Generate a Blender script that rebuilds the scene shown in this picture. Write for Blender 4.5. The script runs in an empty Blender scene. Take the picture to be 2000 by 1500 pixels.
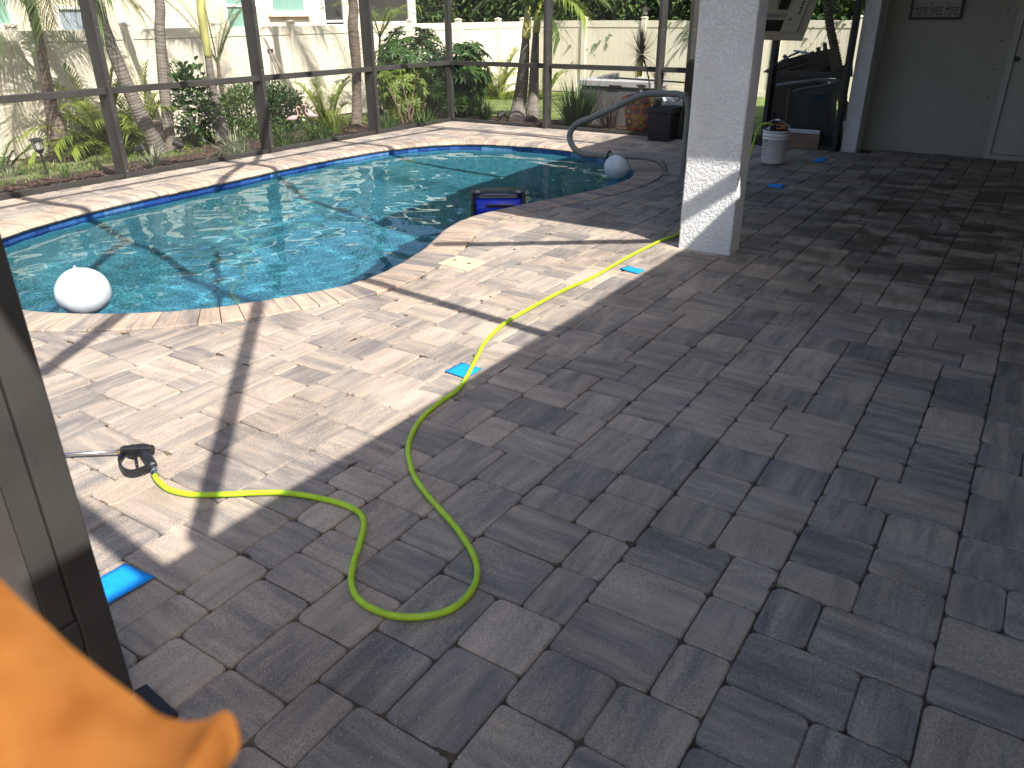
import bpy, math, random
from mathutils import Vector, Matrix, noise as mnoise
random.seed(7)
R = random.uniform
S = bpy.context.scene
C = bpy.data.collections.new("place"); S.collection.children.link(C)

# ------------------------------------------------------------------ camera
cam = bpy.data.cameras.new("camera")
cam.sensor_width = 36.0
cam.lens = 27.365
cam.clip_start = 0.02
cam.clip_end = 400.0
cam.dof.use_dof = True
cam.dof.focus_distance = 6.5
cam.dof.aperture_fstop = 6.0
camo = bpy.data.objects.new("camera", cam); C.objects.link(camo)
_p, _r, _y = 0.44348, -0.005735, 0.58008
_F = Vector((-math.sin(_y)*math.cos(_p), math.cos(_y)*math.cos(_p), -math.sin(_p)))
_r0 = Vector((math.cos(_y), math.sin(_y), 0)); _u0 = _r0.cross(_F)
_X = math.cos(_r)*_r0 + math.sin(_r)*_u0
_U = -math.sin(_r)*_r0 + math.cos(_r)*_u0
camo.matrix_world = Matrix(((_X.x, _U.x, -_F.x, 0), (_X.y, _U.y, -_F.y, 0), (_X.z, _U.z, -_F.z, 1.6), (0, 0, 0, 1)))
S.camera = camo

# ------------------------------------------------------------------ sky, sun, exposure
SUN = Vector((-0.85, 0.36, -1.0)).normalized()
w = bpy.data.worlds.new("World"); S.world = w; w.use_nodes = True
nt = w.node_tree; nt.nodes.clear()
sky = nt.nodes.new("ShaderNodeTexSky"); sky.sky_type = 'NISHITA'; sky.sun_disc = False
sky.sun_elevation = math.radians(47.3); sky.sun_rotation = math.radians(113)
sky.air_density = 1.0; sky.dust_density = 3.0; sky.ozone_density = 1.0
bg = nt.nodes.new("ShaderNodeBackground"); bg.inputs[1].default_value = 0.09
out = nt.nodes.new("ShaderNodeOutputWorld")
nt.links.new(sky.outputs[0], bg.inputs[0]); nt.links.new(bg.outputs[0], out.inputs[0])
sun = bpy.data.lights.new("sun", 'SUN'); sun.energy = 4.2; sun.angle = math.radians(0.53); sun.color = (1.0, 0.945, 0.86)
suno = bpy.data.objects.new("sun", sun); C.objects.link(suno)
suno.rotation_euler = SUN.to_track_quat('-Z', 'Y').to_euler(); suno.location = (6, -4, 12)
try: sun.cycles.is_caustics_light = True
except Exception: pass
S.view_settings.view_transform = 'Standard'; S.view_settings.look = 'None'
S.view_settings.exposure = 1.22; S.view_settings.gamma = 1.0; S.view_settings.use_curve_mapping = False
S.render.engine = 'CYCLES'
S.cycles.use_denoising = True
S.cycles.max_bounces = 10; S.cycles.transparent_max_bounces = 16; S.cycles.transmission_bounces = 6
S.cycles.diffuse_bounces = 4; S.cycles.glossy_bounces = 4
S.cycles.caustics_refractive = True; S.cycles.caustics_reflective = False
S.cycles.sample_clamp_indirect = 6.0

# ------------------------------------------------------------------ helpers
class MB:
    """collects polygons that become one mesh object"""
    def __init__(s): s.v = []; s.f = []; s.r = []; s.uv = None; s.mi = []
    def add(s, vs, fs, rnd=0.5, uv=None, mi=0):
        o = len(s.v); s.v += [tuple(p) for p in vs]
        for f in fs: s.f.append(tuple(i+o for i in f)); s.r.append(rnd); s.mi.append(mi)
        if uv is not None:
            if s.uv is None: s.uv = []
            s.uv += uv
    def obox(s, c, d, M=None, rnd=.5, mi=0, ch=0.0):
        c = Vector(c); hx, hy, hz = d[0]/2, d[1]/2, d[2]/2
        if ch <= 0:
            vs = [Vector((x, y, z)) for z in (-hz, hz) for y in (-hy, hy) for x in (-hx, hx)]
            fs = [(0,2,3,1),(4,5,7,6),(0,1,5,4),(2,6,7,3),(0,4,6,2),(1,3,7,5)]
        else:
            vs = []; k = ch
            ring = lambda a, b, z: [Vector((-a+k,-b,z)),Vector((a-k,-b,z)),Vector((a,-b+k,z)),Vector((a,b-k,z)),Vector((a-k,b,z)),Vector((-a+k,b,z)),Vector((-a,b-k,z)),Vector((-a,-b+k,z))]
            vs = ring(hx-k,hy-k,-hz)+ring(hx,hy,-hz+k)+ring(hx,hy,hz-k)+ring(hx-k,hy-k,hz)
            fs = [tuple(range(7,-1,-1)), tuple(range(24,32))]
            for l in range(3):
                for i in range(8):
                    j = (i+1) % 8; fs.append((l*8+i, l*8+j, l*8+8+j, l*8+8+i))
        if M is not None: vs = [M @ p for p in vs]
        s.add([p+c for p in vs], fs, rnd, mi=mi)
    def box(s, a, b, rnd=.5, mi=0, ch=0.0):
        s.obox([(a[i]+b[i])/2 for i in range(3)], [abs(b[i]-a[i]) for i in range(3)], None, rnd, mi, ch)
    def beam(s, p, q, wd, ht, rnd=.5, up=(0,0,1), ch=0.0, mi=0):
        p = Vector(p); q = Vector(q); x = (q-p); L = x.length; x.normalize()
        u = Vector(up); y = u.cross(x)
        if y.length < 1e-4: y = Vector((0,1,0)).cross(x)
        y.normalize(); z = x.cross(y)
        M = Matrix((x, y, z)).transposed()
        s.obox((p+q)/2, (L, wd, ht), M, rnd, mi, ch)
    def tube(s, path, rad, n=8, rnd=.5, cap=True, mi=0):
        P = [Vector(p) for p in path]; m = len(P)
        rr = rad if isinstance(rad, (list, tuple)) else [rad]*m
        vs = []; ref = None
        for i in range(m):
            t = (P[min(i+1, m-1)]-P[max(i-1, 0)]).normalized()
            if ref is None:
                ref = t.orthogonal().normalized()
            ref = (ref - t*ref.dot(t)).normalized(); b = t.cross(ref)
            for k in range(n):
                a = 2*math.pi*k/n
                vs.append(P[i]+(ref*math.cos(a)+b*math.sin(a))*rr[i])
        fs = [(i*n+k, i*n+(k+1) % n, (i+1)*n+(k+1) % n, (i+1)*n+k) for i in range(m-1) for k in range(n)]
        if cap: fs += [tuple(range(n-1, -1, -1)), tuple(range((m-1)*n, m*n))]
        s.add(vs, fs, rnd, mi=mi)
    def lathe(s, c, prof, n=20, rnd=.5, M=None, mi=0, cap=True):
        c = Vector(c); vs = []
        for r, z in prof:
            for k in range(n):
                a = 2*math.pi*k/n; p = Vector((r*math.cos(a), r*math.sin(a), z))
                vs.append((M @ p if M is not None else p)+c)
        m = len(prof)
        fs = [(i*n+k, i*n+(k+1) % n, (i+1)*n+(k+1) % n, (i+1)*n+k) for i in range(m-1) for k in range(n)]
        if cap: fs += [tuple(range(n-1, -1, -1)), tuple(range((m-1)*n, m*n))]
        s.add(vs, fs, rnd, mi=mi)
    def leaf(s, p, d, up, L, W, rnd=.5, fold=.25, bend=0.0, mi=0):
        p = Vector(p); d = Vector(d).normalized(); up = Vector(up)
        sd = d.cross(up)
        if sd.length < 1e-3: sd = d.orthogonal()
        sd.normalize(); nn = sd.cross(d)
        a = p + d*L*.45 + nn*(fold*W)
        s.add([p, a+sd*W*.5, p+d*L-Vector((0,0,bend*L)), a-sd*W*.5, p+d*L*.45], [(0,1,4),(1,2,4),(2,3,4),(3,0,4)], rnd, mi=mi)
    def blade(s, p, d, L, W, droop, rnd=.5, seg=3, mi=0):
        p = Vector(p); d = Vector(d).normalized(); sd = d.cross(Vector((0,0,1)))
        if sd.length < 1e-3: sd = Vector((1,0,0))
        sd.normalize(); vs = []
        for i in range(seg+1):
            t = i/seg; q = p + d*L*t - Vector((0,0,1))*droop*L*t*t
            wv = W*(1-t**1.6)*.5 + .0006
            vs += [q-sd*wv, q+sd*wv]
        s.add(vs, [(2*i, 2*i+1, 2*i+3, 2*i+2) for i in range(seg)], rnd, mi=mi)
    def build(s, name, mat, parent=None, smooth=False, data_name=None):
        me = bpy.data.meshes.new(name); me.from_pydata(s.v, [], s.f)
        at = me.attributes.new('rnd', 'FLOAT', 'FACE'); at.data.foreach_set('value', s.r)
        mats = mat if isinstance(mat, (list, tuple)) else [mat]
        for m_ in mats: me.materials.append(m_)
        if len(mats) > 1: me.polygons.foreach_set('material_index', s.mi)
        if s.uv is not None:
            ul = me.uv_layers.new(name='uv'); flat = []
            for f in s.f:
                for i in f: flat += list(s.uv[i])
            ul.data.foreach_set('uv', flat)
        if smooth: me.polygons.foreach_set('use_smooth', [True]*len(s.f))
        me.update()
        o = bpy.data.objects.new(name, me); C.objects.link(o)
        if parent is not None: o.parent = parent
        return o

def local(o, parent):
    """put a child built in world coordinates under a moved parent without moving it"""
    o.parent = parent; o.matrix_parent_inverse = Matrix.Translation(parent.location).inverted() if parent.rotation_euler[2] == 0 else parent.matrix_basis.inverted()
    return o
def thing(name, label, cat, loc=(0,0,0), group=None):
    o = bpy.data.objects.new(name, None); C.objects.link(o); o.location = loc; o.empty_display_size = .1
    o['label'] = label; o['category'] = cat
    if group: o['group'] = group
    return o
def tag(o, label, cat, group=None):
    o['label'] = label; o['category'] = cat
    if group: o['group'] = group
    return o
def struct(o): o['kind'] = 'structure'; return o
def stuff(o): o['kind'] = 'stuff'; return o
def put(mb, name, mat, t, smooth=False):
    """part of thing t, given in world coordinates"""
    return local(mb.build(name, mat, None, smooth), t)
def dup(o, dx):
    c = o.copy(); C.objects.link(c); c.location = Vector(o.location)+Vector(dx); return c
def shade_flat_angle(o, ang=40):
    pass

# ------------------------------------------------------------------ materials
def newmat(name):
    m = bpy.data.materials.new(name); m.use_nodes = True
    n = m.node_tree.nodes; l = m.node_tree.links
    b = n["Principled BSDF"]; return m, n, l, b
def N(n, t, **kw):
    x = n.new(t)
    for k, v in kw.items(): setattr(x, k, v)
    return x
def ramp(n, stops):
    r = n.new("ShaderNodeValToRGB"); e = r.color_ramp.elements
    while len(e) < len(stops): e.new(.5)
    for i, (p, c) in enumerate(stops): e[i].position = p; e[i].color = (c[0], c[1], c[2], 1)
    return r
def pmat(name, col, rough=.5, var=.12, scale=6.0, bump=0.0, bscale=60.0, metal=0.0, spec=.5, byrnd=0.0, col2=None, stretch=None, detail=4):
    """plain painted / moulded / natural surface: noise varied colour, fine relief, optional variation per piece"""
    m, n, l, b = newmat(name)
    tc = N(n, "ShaderNodeTexCoord"); mp = N(n, "ShaderNodeMapping")
    if stretch: mp.inputs['Scale'].default_value = stretch
    l.new(tc.outputs['Object'], mp.inputs[0])
    no = N(n, "ShaderNodeTexNoise"); no.inputs['Scale'].default_value = scale; no.inputs['Detail'].default_value = detail
    l.new(mp.outputs[0], no.inputs['Vector'])
    c2 = col2 or tuple(max(0, c*(1-2.2*var)) for c in col)
    c1 = tuple(min(1, c*(1+var)) for c in col)
    r = ramp(n, [(.3, c2), (.7, c1)])
    l.new(no.outputs['Fac'], r.inputs[0])
    colout = r.outputs[0]
    if byrnd:
        at = N(n, "ShaderNodeAttribute", attribute_name='rnd')
        mr = N(n, "ShaderNodeMapRange"); mr.inputs['To Min'].default_value = 1-byrnd; mr.inputs['To Max'].default_value = 1+byrnd
        l.new(at.outputs['Fac'], mr.inputs[0])
        hs = N(n, "ShaderNodeHueSaturation"); l.new(mr.outputs[0], hs.inputs['Value']); l.new(colout, hs.inputs['Color']); colout = hs.outputs[0]
    l.new(colout, b.inputs['Base Color'])
    b.inputs['Roughness'].default_value = rough; b.inputs['Metallic'].default_value = metal
    b.inputs['Specular IOR Level'].default_value = spec
    if bump:
        nb = N(n, "ShaderNodeTexNoise"); nb.inputs['Scale'].default_value = bscale; nb.inputs['Detail'].default_value = 3
        l.new(mp.outputs[0], nb.inputs['Vector'])
        bp = N(n, "ShaderNodeBump"); bp.inputs['Strength'].default_value = bump; bp.inputs['Distance'].default_value = .01
        l.new(nb.outputs['Fac'], bp.inputs['Height']); l.new(bp.outputs[0], b.inputs['Normal'])
    return m
def leafmat(name, c1, c2, trans=.3, rough=.45):
    m, n, l, b = newmat(name)
    at = N(n, "ShaderNodeAttribute", attribute_name='rnd')
    r = ramp(n, [(0, c1), (1, c2)]); l.new(at.outputs['Fac'], r.inputs[0])
    l.new(r.outputs[0], b.inputs['Base Color']); b.inputs['Roughness'].default_value = rough
    tr = N(n, "ShaderNodeBsdfTranslucent")
    hs = N(n, "ShaderNodeHueSaturation"); hs.inputs['Value'].default_value = 1.5; hs.inputs['Hue'].default_value = .48
    l.new(r.outputs[0], hs.inputs['Color']); l.new(hs.outputs[0], tr.inputs[0])
    mx = N(n, "ShaderNodeMixShader"); mx.inputs[0].default_value = trans
    l.new(b.outputs[0], mx.inputs[1]); l.new(tr.outputs[0], mx.inputs[2])
    l.new(mx.outputs[0], n["Material Output"].inputs[0])
    return m

# ------------------------------------------------------------------ setting materials
def paver_material(name, wet=True, warm=0.0):
    m, n, l, b = newmat(name)
    uv = N(n, "ShaderNodeUVMap", uv_map='uv')
    at = N(n, "ShaderNodeAttribute", attribute_name='rnd')
    geo = N(n, "ShaderNodeNewGeometry")
    mp = N(n, "ShaderNodeMapping"); mp.inputs['Scale'].default_value = (1.8, 11, 1)
    l.new(uv.outputs[0], mp.inputs[0])
    st = N(n, "ShaderNodeTexNoise"); st.inputs['Scale'].default_value = 1.35; st.inputs['Detail'].default_value = 8; st.inputs['Roughness'].default_value = .66; st.inputs['Distortion'].default_value = .25
    l.new(mp.outputs[0], st.inputs['Vector'])
    sh = N(n, "ShaderNodeMath", operation='MULTIPLY_ADD'); sh.inputs[1].default_value = .30; sh.inputs[2].default_value = -.15
    l.new(at.outputs['Fac'], sh.inputs[0])
    ad = N(n, "ShaderNodeMath", operation='ADD'); l.new(st.outputs['Fac'], ad.inputs[0]); l.new(sh.outputs[0], ad.inputs[1])
    w_ = warm
    r = ramp(n, [(.28, (.165, .151, .146)), (.42, (.245, .216, .197)), (.52, (.325+.02*w_, .275, .235-.01*w_)), (.61, (.39+.03*w_, .325, .267-.015*w_)), (.78, (.48+.02*w_, .385, .318-.015*w_))])
    l.new(ad.outputs[0], r.inputs[0])
    # aggregate grain
    gr = N(n, "ShaderNodeTexNoise"); gr.inputs['Scale'].default_value = 290; gr.inputs['Detail'].default_value = 2
    l.new(geo.outputs['Position'], gr.inputs['Vector'])
    g2 = ramp(n, [(.30, (.50, .50, .51)), (.5, (.97, .97, .97)), (.72, (1.55, 1.52, 1.48))]); l.new(gr.outputs['Fac'], g2.inputs[0])
    mul = N(n, "ShaderNodeMixRGB", blend_type='MULTIPLY'); mul.inputs[0].default_value = .85
    l.new(r.outputs[0], mul.inputs[1]); l.new(g2.outputs[0], mul.inputs[2])
    # pale specks
    vo = N(n, "ShaderNodeTexVoronoi"); vo.inputs['Scale'].default_value = 75; l.new(geo.outputs['Position'], vo.inputs['Vector'])
    vs = N(n, "ShaderNodeMath", operation='LESS_THAN'); vs.inputs[1].default_value = .13; l.new(vo.outputs['Distance'], vs.inputs[0])
    wn = N(n, "ShaderNodeTexWhiteNoise"); l.new(vo.outputs['Position'], wn.inputs['Vector'])
    wl = N(n, "ShaderNodeMath", operation='GREATER_THAN'); wl.inputs[1].default_value = .8; l.new(wn.outputs['Value'], wl.inputs[0])
    sp = N(n, "ShaderNodeMath", operation='MULTIPLY'); l.new(vs.outputs[0], sp.inputs[0]); l.new(wl.outputs[0], sp.inputs[1])
    mx = N(n, "ShaderNodeMixRGB"); mx.inputs[2].default_value = (.55, .52, .47, 1); l.new(sp.outputs[0], mx.inputs[0]); l.new(mul.outputs[0], mx.inputs[1])
    # grime patches
    gn = N(n, "ShaderNodeTexNoise"); gn.inputs['Scale'].default_value = 1.7; gn.inputs['Detail'].default_value = 7; gn.inputs['Roughness'].default_value = .65
    l.new(geo.outputs['Position'], gn.inputs['Vector'])
    gm = ramp(n, [(.42, (1, 1, 1)), (.72, (.74, .71, .68))]); l.new(gn.outputs['Fac'], gm.inputs[0])
    m2 = N(n, "ShaderNodeMixRGB", blend_type='MULTIPLY'); m2.inputs[0].default_value = 1
    l.new(mx.outputs[0], m2.inputs[1]); l.new(gm.outputs[0], m2.inputs[2])
    colr = m2.outputs[0]
    b.inputs['Roughness'].default_value = .82
    b.inputs['Specular IOR Level'].default_value = .35
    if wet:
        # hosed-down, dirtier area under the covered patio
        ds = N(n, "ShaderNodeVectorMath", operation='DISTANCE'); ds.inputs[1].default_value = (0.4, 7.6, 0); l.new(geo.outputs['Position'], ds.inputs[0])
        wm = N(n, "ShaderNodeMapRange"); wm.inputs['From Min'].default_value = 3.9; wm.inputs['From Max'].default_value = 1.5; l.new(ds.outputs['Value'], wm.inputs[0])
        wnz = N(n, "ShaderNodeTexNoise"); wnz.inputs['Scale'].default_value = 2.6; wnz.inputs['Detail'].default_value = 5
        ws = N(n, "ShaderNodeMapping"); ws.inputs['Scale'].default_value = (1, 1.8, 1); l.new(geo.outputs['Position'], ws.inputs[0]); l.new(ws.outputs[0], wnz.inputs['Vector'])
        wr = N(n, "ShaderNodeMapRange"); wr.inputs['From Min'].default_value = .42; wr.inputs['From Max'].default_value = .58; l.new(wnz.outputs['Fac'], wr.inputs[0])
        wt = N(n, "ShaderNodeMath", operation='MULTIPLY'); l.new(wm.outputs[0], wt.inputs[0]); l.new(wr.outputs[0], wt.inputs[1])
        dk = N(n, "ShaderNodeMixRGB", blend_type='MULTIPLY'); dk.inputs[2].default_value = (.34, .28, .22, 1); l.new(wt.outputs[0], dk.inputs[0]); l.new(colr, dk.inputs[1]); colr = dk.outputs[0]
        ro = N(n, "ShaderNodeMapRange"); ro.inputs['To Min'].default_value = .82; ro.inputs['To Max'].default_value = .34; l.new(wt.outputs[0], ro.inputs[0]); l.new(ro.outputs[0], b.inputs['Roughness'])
    l.new(colr, b.inputs['Base Color'])
    bp = N(n, "ShaderNodeBump"); bp.inputs['Strength'].default_value = .5; bp.inputs['Distance'].default_value = .004
    l.new(gr.outputs['Fac'], bp.inputs['Height']); l.new(bp.outputs[0], b.inputs['Normal'])
    return m
M_paver = paver_material("tumbled_concrete_paver")
M_cope = paver_material("coping_paver", wet=False, warm=1.0)
M_sand = pmat("joint_sand", (.12, .098, .072), .95, .35, 9, .5, 200)
M_soil = pmat("soil_and_turf", (.15, .145, .075), .95, .3, 1.3, .6, 40, col2=(.075, .062, .035))
M_lawn = leafmat("grass_blade", (.09, .17, .03), (.22, .30, .07), .35)
M_mulch = pmat("bark_mulch", (.105, .062, .042), .9, .35, 14, .4, 90, byrnd=.5)
M_white = pmat("painted_stucco", (.78, .79, .80), .8, .03, 3)
M_bronze = pmat("bronze_aluminium", (.043, .041, .038), .55, .12, 5, .1, 120, spec=.3)
M_black = pmat("black_plastic", (.014, .014, .016), .45, .25, 8)
M_grey = pmat("grey_plastic", (.22, .225, .23), .5, .1, 8)
M_vinyl = pmat("tan_vinyl", (.66, .61, .50), .5, .03, 2)
M_beige = pmat("neighbour_stucco", (.70, .60, .47), .9, .06, 2.5, .25, 60)

def stucco_mat(name, col, amt, rough=.85, sc=46):
    m, n, l, b = newmat(name)
    geo = N(n, "ShaderNodeNewGeometry")
    no = N(n, "ShaderNodeTexNoise"); no.inputs['Scale'].default_value = sc; no.inputs['Detail'].default_value = 3; no.inputs['Distortion'].default_value = .6
    l.new(geo.outputs['Position'], no.inputs['Vector'])
    rm = ramp(n, [(.44, (0, 0, 0)), (.56, (1, 1, 1))]); l.new(no.outputs['Fac'], rm.inputs[0])
    bp = N(n, "ShaderNodeBump"); bp.inputs['Strength'].default_value = amt; bp.inputs['Distance'].default_value = .006
    l.new(rm.outputs[0], bp.inputs['Height']); l.new(bp.outputs[0], b.inputs['Normal'])
    dn = N(n, "ShaderNodeTexNoise"); dn.inputs['Scale'].default_value = 2.2; dn.inputs['Detail'].default_value = 6; l.new(geo.outputs['Position'], dn.inputs['Vector'])
    r = ramp(n, [(.3, tuple(c*.88 for c in col)), (.65, col)]); l.new(dn.outputs['Fac'], r.inputs[0]); l.new(r.outputs[0], b.inputs['Base Color'])
    b.inputs['Roughness'].default_value = rough; b.inputs['Specular IOR Level'].default_value = .3
    return m
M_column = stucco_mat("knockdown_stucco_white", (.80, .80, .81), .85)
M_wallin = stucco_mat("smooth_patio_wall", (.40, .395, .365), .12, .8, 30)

def gz(x, y): return max(-.08-.05*max(0, -8.6-x)-.014*max(0, y-11.2), -.3)

# ------------------------------------------------------------------ pool outline (inner edge of the coping)
KEY = [(-4.406,2.353),(-4.165,2.547),(-3.964,2.759),(-3.842,2.969),(-3.69,3.251),(-3.585,3.514),(-3.573,3.799),(-3.623,4.128),(-3.712,4.472),(-3.803,4.712),(-3.943,5.026),(-4.014,5.336),(-4.007,5.632),(-3.948,5.956),(-3.843,6.325),(-3.739,6.632),(-3.654,6.997),(-3.587,7.434),
 (-3.60,7.95),(-3.80,8.45),(-4.25,8.92),(-4.652,9.20),(-5.278,9.331),(-5.911,9.31),(-6.499,9.171),(-6.95,8.85),(-7.24,8.30),(-7.37,7.6),(-7.40,6.9),(-7.37,6.2),(-7.32,5.5),(-7.31,4.9),(-7.29,4.3),(-7.207,3.8),(-7.10,3.35),(-6.92,2.9),(-6.6,2.45),(-6.1,2.13),(-5.5,2.02),(-4.946,2.10),(-4.70,2.185)]
def closed_curve(pts, step, smooth=2):
    n = len(pts)
    def cr(i, t):
        a, b, c, d = [Vector(pts[(i+k) % n]) for k in (-1, 0, 1, 2)]
        return .5*((2*b)+(c-a)*t+(2*a-5*b+4*c-d)*t*t+(3*b-a-3*c+d)*t**3)
    dense = [cr(i, k/12) for i in range(n) for k in range(12)]
    for _ in range(40): dense = [(dense[i-1]+dense[i]*2+dense[(i+1) % len(dense)])/4 for i in range(len(dense))]
    L = [0]
    for i in range(len(dense)): L.append(L[-1]+(dense[(i+1) % len(dense)]-dense[i]).length)
    m = max(8, round(L[-1]/step)); res = []; j = 0
    for k in range(m):
        s = L[-1]*k/m
        while L[j+1] < s: j += 1
        t = (s-L[j])/(L[j+1]-L[j]); res.append(dense[j].lerp(dense[(j+1) % len(dense)], t))
    return res
POOL = closed_curve(KEY, .105)
NP = len(POOL)
def normals(P):
    n = len(P); res = []
    for i in range(n):
        t = (P[(i+1) % n]-P[i-1]).normalized(); res.append(Vector((t.y, -t.x)))
    return res
PN = normals(POOL)
area = sum(POOL[i].x*POOL[(i+1) % NP].y-POOL[(i+1) % NP].x*POOL[i].y for i in range(NP))
if area < 0: PN = [-q for q in PN]          # PN points away from the water
CW = .29                                    # coping width
def inside(p, P=POOL):
    x, y = p; c = False; n = len(P); j = n-1
    for i in range(n):
        if (P[i].y > y) != (P[j].y > y) and x < (P[j].x-P[i].x)*(y-P[i].y)/(P[j].y-P[i].y)+P[i].x: c = not c
        j = i
    return c
def nearest(p):
    q = Vector(p); best = min(range(NP), key=lambda i: (POOL[i]-q).length_squared)
    return best, (POOL[best]-q).length

# ------------------------------------------------------------------ ground around the deck (with the pit of the pool left open)
mb = MB()
def grid(x0, x1, y0, y1, nx, ny, zf, keep):
    idx = {}; 
    vs = []; fs = []
    for j in range(ny+1):
        for i in range(nx+1):
            x = x0+(x1-x0)*i/nx; y = y0+(y1-y0)*j/ny; vs.append((x, y, zf(x, y)))
    for j in range(ny):
        for i in range(nx):
            xc = x0+(x1-x0)*(i+.5)/nx; yc = y0+(y1-y0)*(j+.5)/ny
            if keep(xc, yc): a = j*(nx+1)+i; fs.append((a, a+1, a+nx+2, a+nx+1))
    return vs, fs
vs, fs = grid(-120, 120, -110, 130, 60, 60, lambda x, y: -.62, lambda x, y: True); 
mb.add([(x, y, -3.0) for x, y, z in vs], fs)          # far, deep base; the garden sheet lies above it
vs, fs = grid(-60, 40, 10.9, 90, 100, 80, lambda x, y: gz(x, y)+.02*mnoise.noise((x*.8, y*.8, 0)), lambda x, y: True); mb.add(vs, fs)
vs, fs = grid(-60, -8.38, -60, 10.9, 80, 90, lambda x, y: gz(x, y)+.02*mnoise.noise((x*.8, y*.8, 0)), lambda x, y: True); mb.add(vs, fs)
vs, fs = grid(-8.38, 40, -60, -6, 30, 30, lambda x, y: -.08, lambda x, y: True); mb.add(vs, fs)
ground = struct(mb.build("ground", M_soil, None, True))

# ------------------------------------------------------------------ deck: base slab + pavers
DX0, DX1, DY0, DY1 = -8.36, 1.0, -6.0, 10.84
mb = MB()
vs, fs = grid(DX0, DX1, DY0, DY1, 94, 168, lambda x, y: -.016, lambda x, y: not inside((x, y)) and nearest((x, y))[1] > .1)
keepv = fs
mb.add(vs, fs)
mb.box((DX0, DY0, -.30), (DX0+.02, DY1, -.02)); mb.box((DX0, DY1-.02, -.30), (1.0, DY1, -.02))
# alcove by the back door
mb.add([(-1.9, DY1, -.016), (3, DY1, -.016), (3, 11.3, -.016), (-1.9, 11.3, -.016)], [(0, 1, 2, 3)])
deck = struct(mb.build("pool_deck", M_sand))

def clip_half(poly, p, nrm):
    """keep the side where (q-p).nrm >= 0"""
    res = []
    for i in range(len(poly)):
        a = poly[i]; b = poly[(i+1) % len(poly)]; da = (a-p).dot(nrm); db = (b-p).dot(nrm)
        if da >= 0: res.append(a)
        if da*db < 0: res.append(a.lerp(b, da/(da-db)))
    return res
def parea(p): return .5*abs(sum(p[i].x*p[(i+1) % len(p)].y-p[(i+1) % len(p)].x*p[i].y for i in range(len(p))))
def inset(poly, d):
    n = len(poly); res = []
    for i in range(n):
        a, b, c = poly[i-1], poly[i], poly[(i+1) % n]
        e1 = (b-a).normalized(); e2 = (c-b).normalized(); n1 = Vector((-e1.y, e1.x)); n2 = Vector((-e2.y, e2.x))
        k = 1+n1.dot(n2)
        res.append(b+(n1+n2)*(d/max(k, .3)))
    return res
def rounded(poly, r, seg=2):
    n = len(poly); res = []
    for i in range(n):
        a, b, c = poly[i-1], poly[i], poly[(i+1) % n]
        la = (a-b).length; lc = (c-b).length; rr = min(r*R(.6, 1.25), la*.4, lc*.4)
        p = b+(a-b)*(rr/la); q = b+(c-b)*(rr/lc)
        for k in range(seg+1):
            t = k/seg; res.append((p*(1-t)**2+b*2*t*(1-t)*.86+(p+q)*.5*2*t*(1-t)*.14+q*t*t))
    return res
def ccw(p):
    s = sum(p[i].x*p[(i+1) % len(p)].y-p[(i+1) % len(p)].x*p[i].y for i in range(len(p)))
    return p if s > 0 else p[::-1]
def paver(mb, poly, z, rnd, horiz, off, tilt, r=.023):
    p = ccw([q.copy() for q in poly]); p = inset(p, R(.0009, .0026)); p = rounded(p, r)
    p = [q+Vector((R(-.0012, .0012), R(-.0012, .0012))) for q in p]
    c = sum(p, Vector((0, 0)))/len(p); top = [c+(q-c)*(1-.0055/max((q-c).length, .02)) for q in p]
    n = len(p); zz = lambda q: z+(q.x-c.x)*tilt[0]+(q.y-c.y)*tilt[1]
    vs = [(q.x, q.y, zz(q)) for q in top]+[(q.x, q.y, zz(q)-.0055) for q in p]+[(q.x, q.y, -.03) for q in p]
    fs = [tuple(range(n))]+[(i, n+i, n+(i+1) % n, (i+1) % n) for i in range(n)]+[(n+i, 2*n+i, 2*n+(i+1) % n, n+(i+1) % n) for i in range(n)]
    uvp = [((v[0]-c.x), (v[1]-c.y)) if horiz else ((v[1]-c.y), (v[0]-c.x)) for v in vs]
    mb.add(vs, fs, rnd, [(u+off[0], v_+off[1]) for u, v_ in uvp])
U_ = .0762
rects = []
def rect(x, y, wx, wy): rects.append((x, y, x+wx*U_, y+wy*U_))
ncol = 0; x = DX1
while x > DX0:
    x -= 6*U_; y = .2+R(-.3, 0)
    while y < DY1+.4:
        k = random.random()
        if k < .16: rect(x, y, 3, 3); rect(x+3*U_, y, 3, 3); y += 3*U_
        elif k < .36: rect(x, y, 4, 3); rect(x+4*U_, y, 2, 3); y += 3*U_
        elif k < .54: rect(x, y, 2, 3); rect(x+2*U_, y, 4, 3); y += 3*U_
        elif k < .64: rect(x, y, 3, 2); rect(x+3*U_, y, 3, 2); y += 2*U_
        elif k < .78:
            rect(x, y, 3, 3); rect(x, y+3*U_, 3, 4); rect(x+3*U_, y, 3, 4); rect(x+3*U_, y+4*U_, 3, 3); y += 7*U_
        elif k < .9:
            rect(x, y, 3, 2); rect(x, y+2*U_, 3, 3); rect(x+3*U_, y, 3, 3); rect(x+3*U_, y+3*U_, 3, 2); y += 5*U_
        else:
            rect(x, y, 3, 4); rect(x, y+4*U_, 3, 2); rect(x+3*U_, y, 3, 3); rect(x+3*U_, y+3*U_, 3, 3); y += 6*U_
pav = []
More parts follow.
